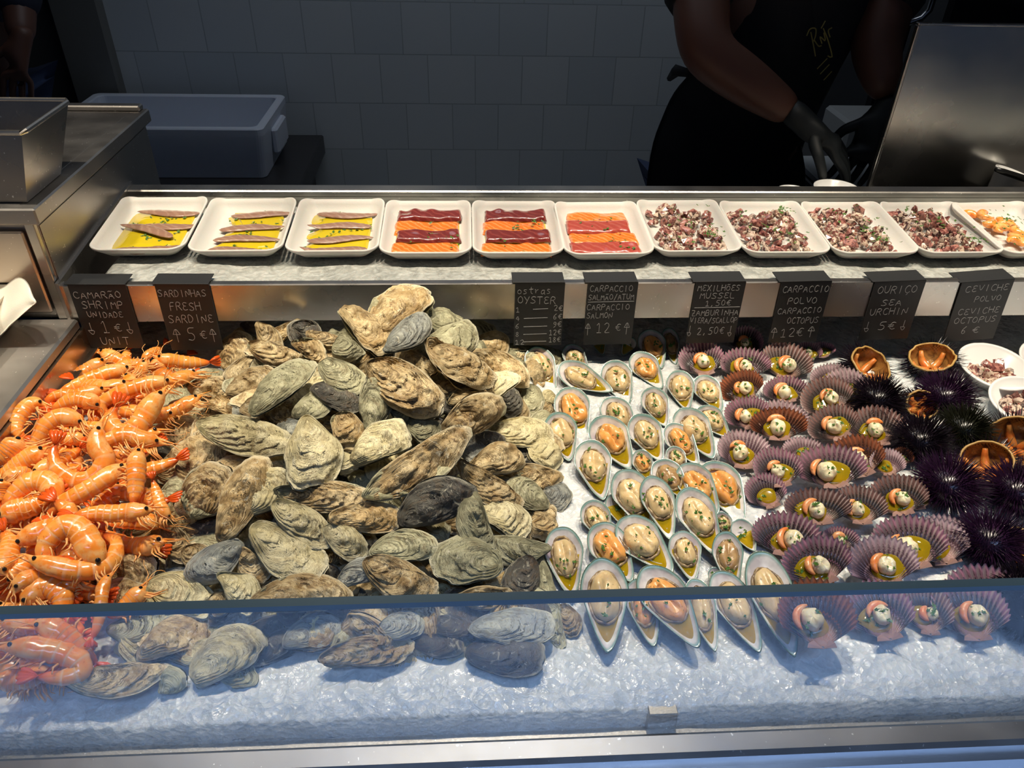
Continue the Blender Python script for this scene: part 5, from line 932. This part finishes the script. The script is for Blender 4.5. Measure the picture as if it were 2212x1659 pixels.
def strip(w, d, seed, th=.0045, wave=.0016):
    nu, nw = 40, 14; U, Vv = np.meshgrid(np.linspace(-1, 1, nu), np.linspace(-1, 1, nw), indexing='ij'); P = np.stack([U * w / 2, Vv * d / 2, 0 * U], -1)
    e1 = .0016 * noise(P, 120, seed); P[..., 1] += e1 * (np.abs(Vv) > .9) * 1.2 + .0016 * np.sin(U * 4 + seed); P[..., 0] += .0016 * noise(P, 90, seed + 2) * (np.abs(U) > .95)
    ed = np.clip((1 - np.abs(Vv)) * 5, 0, 1) * np.clip((1 - np.abs(U)) * 14, 0, 1); P[..., 2] = th * ed ** .5 + wave * noise(P, 75, seed + 4)
    T = P.reshape(-1, 3); Bt = T.copy(); Bt[:, 2] = np.minimum(Bt[:, 2] - .0012, .0); N = len(T); Fc = gridf(nu, nw, wrap=False, flip=True) + gridf(nu, nw, off=N, wrap=False)
    for a in range(nw - 1): Fc += [(a, a + 1, N + a + 1, N + a), ((nu - 1) * nw + a + 1, (nu - 1) * nw + a, N + (nu - 1) * nw + a, N + (nu - 1) * nw + a + 1)]
    for a in range(nu - 1): Fc += [((a + 1) * nw, a * nw, N + a * nw, N + (a + 1) * nw), (a * nw + nw - 1, (a + 1) * nw + nw - 1, N + (a + 1) * nw + nw - 1, N + a * nw + nw - 1)]
    return np.vstack([T, Bt]), Fc
for i, kinds in ((3, 'tsts'), (4, 'tsts'), (5, 'spsp')):
    oil(i, -.95, .97, -.98, .98, 'orange tinted oil under the strips of the %s tray from the left' % ORD[i], z=.0055)
    for k, kd in enumerate(kinds):
        v = .80 - .52 * k; dpt = .0375 if kd in 'sp' and k < 3 else .033; V, Fc = strip(TW - .034 + .004 * math.sin(k + i), dpt, i * 7 + k, .0045 if kd != 't' else .006, .0016 if kd != 't' else .0028)
        nm = {'t': 'tuna_slice', 's': 'salmon_slice', 'p': 'tuna_slice'}[kd]; o = mk(nm, V, Fc, {'t': TUNA, 's': SALM, 'p': TUNAL}[kd]); o.matrix_world = trz(i, .04 * (-1) ** k, v, .0055 + (.0035 if kd in 'tp' else 0), .02 * (-1) ** k)
        pos = ('back', 'second', 'third', 'front')[k]
        tag(o, '%s %s slice, %s strip in the %s tray from the left' % ({'t': 'dark red', 's': 'orange', 'p': 'pinkish red'}[kd], nm.split('_')[0], pos, ORD[i]), nm.replace('_', ' '), 'slices of ' + nm.split('_')[0])
for i in range(6, 10):
    r_ = np.random.RandomState(i); grp = '%s tray from the left' % ORD[i]; Nn = 62
    for k in range(Nn):
        v = 1 - 2 * (k + .5) / Nn + r_.uniform(-.05, .05); u = r_.uniform(-1, .72 if i > 7 else .9); z = .009 + .016 * r_.rand() * (1 - .5 * abs(u)) * (1 - .3 * abs(v))
        o = bpy.data.objects.new('octopus_piece', CH[r_.randint(9) if i != 9 else (r_.choice([1, 4, 7, 2, 8]))]); COL.objects.link(o); o.matrix_world = trz(i, u, v * 1.02, z) @ Matrix.Rotation(r_.uniform(0, 6.28), 4, nv(r_.randn(3))) @ Matrix.Scale(r_.uniform(1.05, 1.5), 4)
        tag(o, 'chopped octopus piece in the ' + grp, 'octopus piece', 'octopus pieces in the ' + grp)
rest = MB(); r_ = np.random.RandomState(99)
for i in range(6, 10):
    for k in range(120):
        me = CH[r_.randint(9)]; M = trz(i, r_.uniform(-1, .72 if i > 7 else .9), r_.uniform(-1, 1), .007 + .007 * r_.rand()) @ Matrix.Rotation(r_.uniform(0, 6.28), 4, nv(r_.randn(3)))
        rest.add([tuple(M @ v.co) for v in me.vertices], [tuple(p.vertices) for p in me.polygons], k % 3)
for M0, R in TUBS:
    for k in range(34):
        a, q = r_.uniform(0, 6.28), R * .52 * math.sqrt(r_.rand()); me = CH[r_.randint(9)]; M = M0 @ Matrix.Translation((q * math.cos(a), q * math.sin(a), -R * .27 + .003)) @ Matrix.Rotation(r_.uniform(0, 6.28), 4, nv(r_.randn(3))) @ Matrix.Scale(1.4, 4)
        rest.add([tuple(M @ v.co) for v in me.vertices], [tuple(p.vertices) for p in me.polygons], k % 3)
tag(rest.build('octopus_piece', OCT), 'undermost chopped octopus filling the bottoms of the octopus trays and tubs', 'octopus piece', kind='stuff')
for k, (u, v) in enumerate([(-.7, .85), (-.2, .75), (.3, .6), (-.5, .45), (.05, .3), (-.3, .0), (.35, .05), (-.1, -.3), (.4, -.35), (-.4, -.6), (.2, -.75)]):
    a = np.linspace(-.3, 3.9, 14); pts = [(.010 * math.cos(q), .010 * math.sin(q), 0) for q in a]; mb = MB(); mb.tube(pts, [.002, .0042, .0058, .0066, .007, .007, .0066, .006, .0054, .0048, .004, .003, .002, .0015], 10)
    o = mb.build('peeled_shrimp', SHR, smooth=True); o.matrix_world = trz(10, u, v, .010 + .004 * (k % 2), k * 1.3)
    tag(o, 'peeled curled shrimp tail heaped in the rightmost full tray', 'peeled shrimp', 'peeled shrimps in the right tray')
for i in range(11):
    r_ = np.random.RandomState(50 + i); zz = .0068 if i < 3 else (.013 if i < 6 else .023); sp_ = []
    cl = [(r_.uniform(-.2, .8), r_.uniform(-.9, .9)) for _ in range(4)]
    for k in range(44 if i < 3 else (26 if i < 6 else 60)):
        b = cl[k % 4] if k % 2 else (r_.uniform(-.8, .9), r_.uniform(-.95, .95)); u, v = np.clip(b[0] + r_.randn() * .12, -.9, .95), np.clip(b[1] + r_.randn() * .10, -1, 1); sp_.append((tuple(tl(i, u, v, zz + .002 * r_.rand())), TN))
    tag(parsley(MB(), sp_, .0032, i).build('chopped_parsley', PARS), 'chopped parsley scattered over the %s tray from the left' % ORD[i], 'parsley', kind='stuff')

# ------------------------------------------------------------------ people
def adopt(o, p): o.parent = p; o.matrix_parent_inverse = Matrix.Translation(-p.location)
def skin(name, verts, edges, mats, parent, sub=2, root=0):
    me = bpy.data.meshes.new(name); me.from_pydata([tuple(v[:3]) for v in verts], edges, []); me.materials.append(mats)
    o = bpy.data.objects.new(name, me); COL.objects.link(o); adopt(o, parent)
    md = o.modifiers.new('skin', 'SKIN'); md.use_smooth_shade = True; sv = me.skin_vertices[0].data if me.skin_vertices else None
    if sv is None:
        me.attributes; bpy.context.view_layer.update()
        sv = me.skin_vertices[0].data
    for i, v in enumerate(verts): sv[i].radius = (v[3], v[4] if len(v) > 4 else v[3]); sv[i].use_root = (i == root)
    s = o.modifiers.new('sub', 'SUBSURF'); s.levels = sub; s.render_levels = sub; return o
def hand(wr, dirv, up, parent, name, mat, curl=.9):
    x = nv(dirv); z = nv(np.array(up) - x * (np.array(up) @ x)); y = np.cross(z, x); wr = np.array(wr)
    V = [(*(wr - x * .045), .034, .030), (*wr, .029, .024), (*(wr + x * .045), .038, .019), (*(wr + x * .078), .036, .016)]; E_ = [(0, 1), (1, 2), (2, 3)]
    for k, (oy, ln, r) in enumerate(((-.030, .068, .0085), (-.010, .078, .009), (.010, .073, .0085), (.029, .058, .0075))):
        p = wr + x * .085 + y * oy; i = len(V); V.append((*p, r * 1.05)); E_.append((3, i)); d = x.copy()
        for s, (f, c_) in enumerate(((.45, curl * .55), (.32, curl), (.23, curl * 1.45))): d = nv(x * math.cos(c_) - z * math.sin(c_) + y * oy * 1.5); p = p + d * ln * f; V.append((*p, r * (.98 - .08 * s))); E_.append((i + s, i + s + 1))
    i = len(V); p = wr + x * .03 - y * .034; V.append((*p, .013)); E_.append((2, i))
    for s, (f, dd) in enumerate(((.032, x * .7 - y * .7 - z * .2), (.028, x * .9 - y * .2 - z * .5), (.022, x * .9 - z * .7))): p = p + nv(dd) * f; V.append((*p, .0105 - .0012 * s)); E_.append((i + s, i + s + 1))
    return skin(name, V, E_, mat, parent, 2)
def head(c, fwd, parent, sc_=1.0):
    c = np.array(c); f = nv(fwd); u = nv(np.array([0, 0, 1]) - f * f[2]); s = np.cross(f, u); n, m = 26, 34; V = []
    for i in range(n):
        t = PI * i / (n - 1)
        for j in range(m):
            a = 2 * PI * j / m; x, y, z = math.sin(t) * math.cos(a), math.sin(t) * math.sin(a), math.cos(t); w = .074 * (1 - .16 * max(0, -z)); d = .095; h = .115
            fx = d * x
            if x > 0:
                fx += .020 * math.exp(-((y * 5.5) ** 2 + ((z + .12) * 5) ** 2)) - .010 * math.exp(-(((abs(y) - .42) * 6) ** 2 + ((z - .05) * 7) ** 2)) + .006 * math.exp(-((y * 3) ** 2 + ((z + .50) * 12) ** 2)) + .010 * math.exp(-((y * 3) ** 2 + ((z + .85) * 5) ** 2))
            V.append(c + sc_ * (f * fx + s * w * y + u * h * z))
    adopt(mk('head', V, gridf(n, m, flip=True), SKIN), parent)
    for sg in (-1, 1):
        E1, F1 = blob(.011, .011, .011, 1, 10, 14, 0, 1, 0); adopt(mk('eye', E1 * sc_ + c + sc_ * (f * .082 + s * .031 * sg + u * .006), F1, simple('eye_white', (.5, .5, .48), .2)), parent)
        E1, F1 = blob(.010, .022, .032, 2, 10, 16, .2, 1, .05); adopt(mk('ear', E1 * sc_ + c + sc_ * (s * .074 * sg - f * .005), F1, SKIN), parent)
    V = []
    for i in range(14):
        t = PI * .56 * i / 13
        for j in range(m):
            a = 2 * PI * j / m; x = math.cos(a); tt = t * (.62 if x > .35 else 1.0); V.append(c + sc_ * (f * (.101 * math.sin(tt) * x - .004) + s * .081 * math.sin(tt) * math.sin(a) + u * (.122 * math.cos(tt) + .004)))
    adopt(mk('hair', V, gridf(14, m, flip=True), HAIR), parent)
def B3(*a): return list(a)
# worker in black behind the shelf: torso leaning over the cutting board
wk = tag(empty('person', (.62, 1.62, 0)), 'person in black t-shirt, apron and gloves leaning over the cutting board', 'person'); bpy.context.view_layer.update()
pel = onY(1570, 420, 1.72); pel[2] = min(pel[2], at(-.60)); ch = onY(1650, 60, 1.66); nk = ch + [.05, -.05, .27]; sr = np.array([ch[0] - .17, ch[1] - .02, ch[2] + .16]); sl = np.array([ch[0] + .26, ch[1] + .03, ch[2] + .16])
er = onY(1520, 112, 1.47); wr_ = onY(1715, 247, 1.41); el = onY(1888, 110, 1.56); wl = onY(1920, 215, 1.48)
hipr, hipl = pel + [-.09, 0, -.06], pel + [.09, 0, -.06]
V = [(*pel, .15, .11), (*((pel + ch) / 2), .135, .10), (*ch, .16, .11), (*nk, .058), (*(nk + [.03, -.03, .10]), .05), (*sr, .062), (*er, .054, .050), (*((er * .45 + wr_ * .55)), .046, .042), (*wr_, .030, .028), (*sl, .062), (*el, .054, .05), (*(el * .5 + wl * .5), .046, .042), (*wl, .032, .030),
     (*hipr, .09), (hipr[0] - .03, 1.74, .50, .062), (hipr[0] - .03, 1.78, .08, .045), (*hipl, .09), (hipl[0] + .02, 1.74, .50, .062), (hipl[0] + .02, 1.78, .08, .045)]
skin('body', V, [(0, 1), (1, 2), (2, 3), (3, 4), (2, 5), (5, 6), (6, 7), (7, 8), (2, 9), (9, 10), (10, 11), (11, 12), (0, 13), (13, 14), (14, 15), (0, 16), (16, 17), (17, 18)], SKIN, wk)
sre, sle = sr * .32 + er * .68, sl * .26 + el * .74
skin('t_shirt', [(*(pel + [0, 0, .02]), .160, .122), (*((pel + ch) / 2 + [.0, 0, 0]), .148, .115), (*ch, .175, .124), (*(nk + [0, 0, -.03]), .07), (*sr, .080), (*sre, .074), (*sl, .080), (*sle, .074)], [(0, 1), (1, 2), (2, 3), (2, 4), (4, 5), (2, 6), (6, 7)], BLACKC, wk)
skin('jeans', [(*(pel + [0, .01, -.02]), .158, .125), (*hipr, .108), (hipr[0] - .03, 1.75, .50, .085), (hipr[0] - .03, 1.79, .09, .07), (*hipl, .108), (hipl[0] + .02, 1.75, .50, .085), (hipl[0] + .02, 1.79, .09, .07)], [(0, 1), (1, 2), (2, 3), (0, 4), (4, 5), (5, 6)], JEANS, wk)
for s, x in ((0, hipr[0] - .03), (1, hipl[0] + .02)): skin('shoe', [(x, 1.80, .045, .042), (x, 1.68, .035, .04), (x, 1.60, .03, .032)], [(0, 1), (1, 2)], BLACKC, wk)
AY = .07
aq = [[onY(1620, -60, 1.50 + AY), onY(1700, -60, 1.47 + AY), onY(1790, -50, 1.49 + AY), onY(1850, -20, 1.53 + AY)], [onY(1588, 90, 1.50 + AY), onY(1680, 95, 1.46 + AY), onY(1745, 90, 1.47 + AY), onY(1800, 80, 1.51 + AY)], [onY(1480, 170, 1.56 + AY), onY(1580, 190, 1.50 + AY), onY(1690, 180, 1.48 + AY), onY(1752, 170, 1.52 + AY)],
      [onY(1432, 250, 1.58 + AY), onY(1530, 270, 1.52 + AY), onY(1640, 270, 1.50 + AY), onY(1718, 255, 1.54 + AY)], [onY(1400, 370, 1.58 + AY), onY(1500, 380, 1.53 + AY), onY(1630, 390, 1.52 + AY), onY(1740, 400, 1.55 + AY)], [onY(1380, 640, 1.62 + AY), onY(1480, 640, 1.57 + AY), onY(1620, 640, 1.57 + AY), onY(1700, 640, 1.60 + AY)]]
o = patch(aq, 26, 18, .002, BLACKC, 'apron'); adopt(o, wk)
mb = MB(); mb.tube([onY(1490, 158, 1.56), onY(1462, 152, 1.60), onY(1446, 170, 1.64)], [.008, .012, .006], 6); o = mb.build('apron_knot', BLACKC, smooth=True); adopt(o, wk)
hand(wr_ + nv(wr_ - er) * .02, nv(wr_ - er) + [.25, .1, -.25], (0, -.3, 1), wk, 'hand', GLOVE, .5); hand(wl + [0, 0, -.03], (-.35, -.2, -.9), (-.3, -1, 0), wk, 'hand', GLOVE, .6)
gl0 = onY(1745, 92, 1.525); M = frame(gl0, onY(1775, 70, 1.525) - gl0, (0, -1, .25)); mb = MB()
for st in (((0, -.02), (.004, -.008), (.009, .008)), ((.003, .008), (.010, .012), (.016, .008), (.012, .001), (.007, -.003)), ((.008, -.003), (.009, -.012), (.012, -.014)), ((.014, -.012), (.016, -.004), (.019, -.012), (.022, -.003)), ((.024, .002), (.022, -.014), (.017, -.034), (.013, -.030)), ((.022, .004), (.030, .008)), ((.026, -.012), (.028, -.004), (.033, -.004))):
    P = np.array(st) * 1.5
    Q, _ = catm(np.c_[P, P[:, :1] * 0], 14) if len(P) > 2 else (np.c_[P, P[:, :1] * 0], 0)
    line(mb, Q[:, :2], .0011)
for k, y in enumerate((-.052, -.064, -.078)): line(mb, [(-.008, y), (.016 - .002 * k, y + .004)], .0009)
o = mb.build('apron_logo', simple('gold_print', (.36, .29, .07), .5)); adopt(o, wk); o.matrix_basis = M; o['label'] = 'gold handwritten logo'
head(nk + np.array([.05, -.06, .22]), (.45, -.6, -.6), wk)
# person at the far left
p2 = tag(empty('person', (-1.30, 2.2, 0)), 'person in navy clothes standing in the dark at the far left', 'person'); bpy.context.view_layer.update()
pl, c2 = np.array([-1.36, 2.25, .98]), np.array([-1.36, 2.25, 1.36]); s1, s2 = c2 + [-.18, 0, .10], c2 + [.19, -.02, .10]; e1, e2 = c2 + [-.24, .02, -.17], c2 + [.235, -.04, -.14]; w1 = np.array([-1.30, 2.05, 1.06]); w2 = onY(46, 92, 2.10)
V = [(*pl, .14, .11), (*((pl + c2) / 2), .13, .10), (*c2, .155, .11), (*(c2 + [0, 0, .2]), .055), (*(c2 + [0, -.01, .27]), .05), (*s1, .06), (*e1, .048), (*w1, .030), (*s2, .06), (*e2, .048), (*w2, .032), (*(pl + [-.09, 0, -.06]), .09), (-1.47, 2.26, .5, .06), (-1.47, 2.28, .08, .045), (*(pl + [.09, 0, -.06]), .09), (-1.26, 2.26, .5, .06), (-1.26, 2.28, .08, .045)]
Ed = [(0, 1), (1, 2), (2, 3), (3, 4), (2, 5), (5, 6), (6, 7), (2, 8), (8, 9), (9, 10), (0, 11), (11, 12), (12, 13), (0, 14), (14, 15), (15, 16)]
skin('body', V, Ed, SKIN, p2)
skin('sweater', [(*pl, .152, .122), (*((pl + c2) / 2), .145, .115), (*c2, .17, .125), (*(c2 + [0, 0, .15]), .07), (*s1, .078), (*e1, .064), (*((e1 + w1) / 2), .054), (*s2, .078), (*e2, .064), (*(e2 * .35 + w2 * .65), .052)], [(0, 1), (1, 2), (2, 3), (2, 4), (4, 5), (5, 6), (2, 7), (7, 8), (8, 9)], NAVY, p2)
skin('jeans', [(*(pl + [0, 0, -.03]), .152, .125), (*(pl + [-.09, 0, -.08]), .108), (-1.47, 2.27, .5, .085), (-1.47, 2.29, .09, .07), (*(pl + [.09, 0, -.08]), .108), (-1.26, 2.27, .5, .085), (-1.26, 2.29, .09, .07)], [(0, 1), (1, 2), (2, 3), (0, 4), (4, 5), (5, 6)], JEANS, p2)
for x in (-1.47, -1.26): skin('shoe', [(x, 2.30, .045, .042), (x, 2.18, .035, .04), (x, 2.10, .03, .032)], [(0, 1), (1, 2)], BLACKC, p2)
hand(w1, (.5, -.5, -.3), (0, -.3, 1), p2, 'hand', SKIN, .6); hand(w2, (-.25, -.25, -.8), (.2, -1, 0), p2, 'hand', SKIN, .5); head(c2 + np.array([0, -.03, .37]), (.2, -1, -.2), p2)
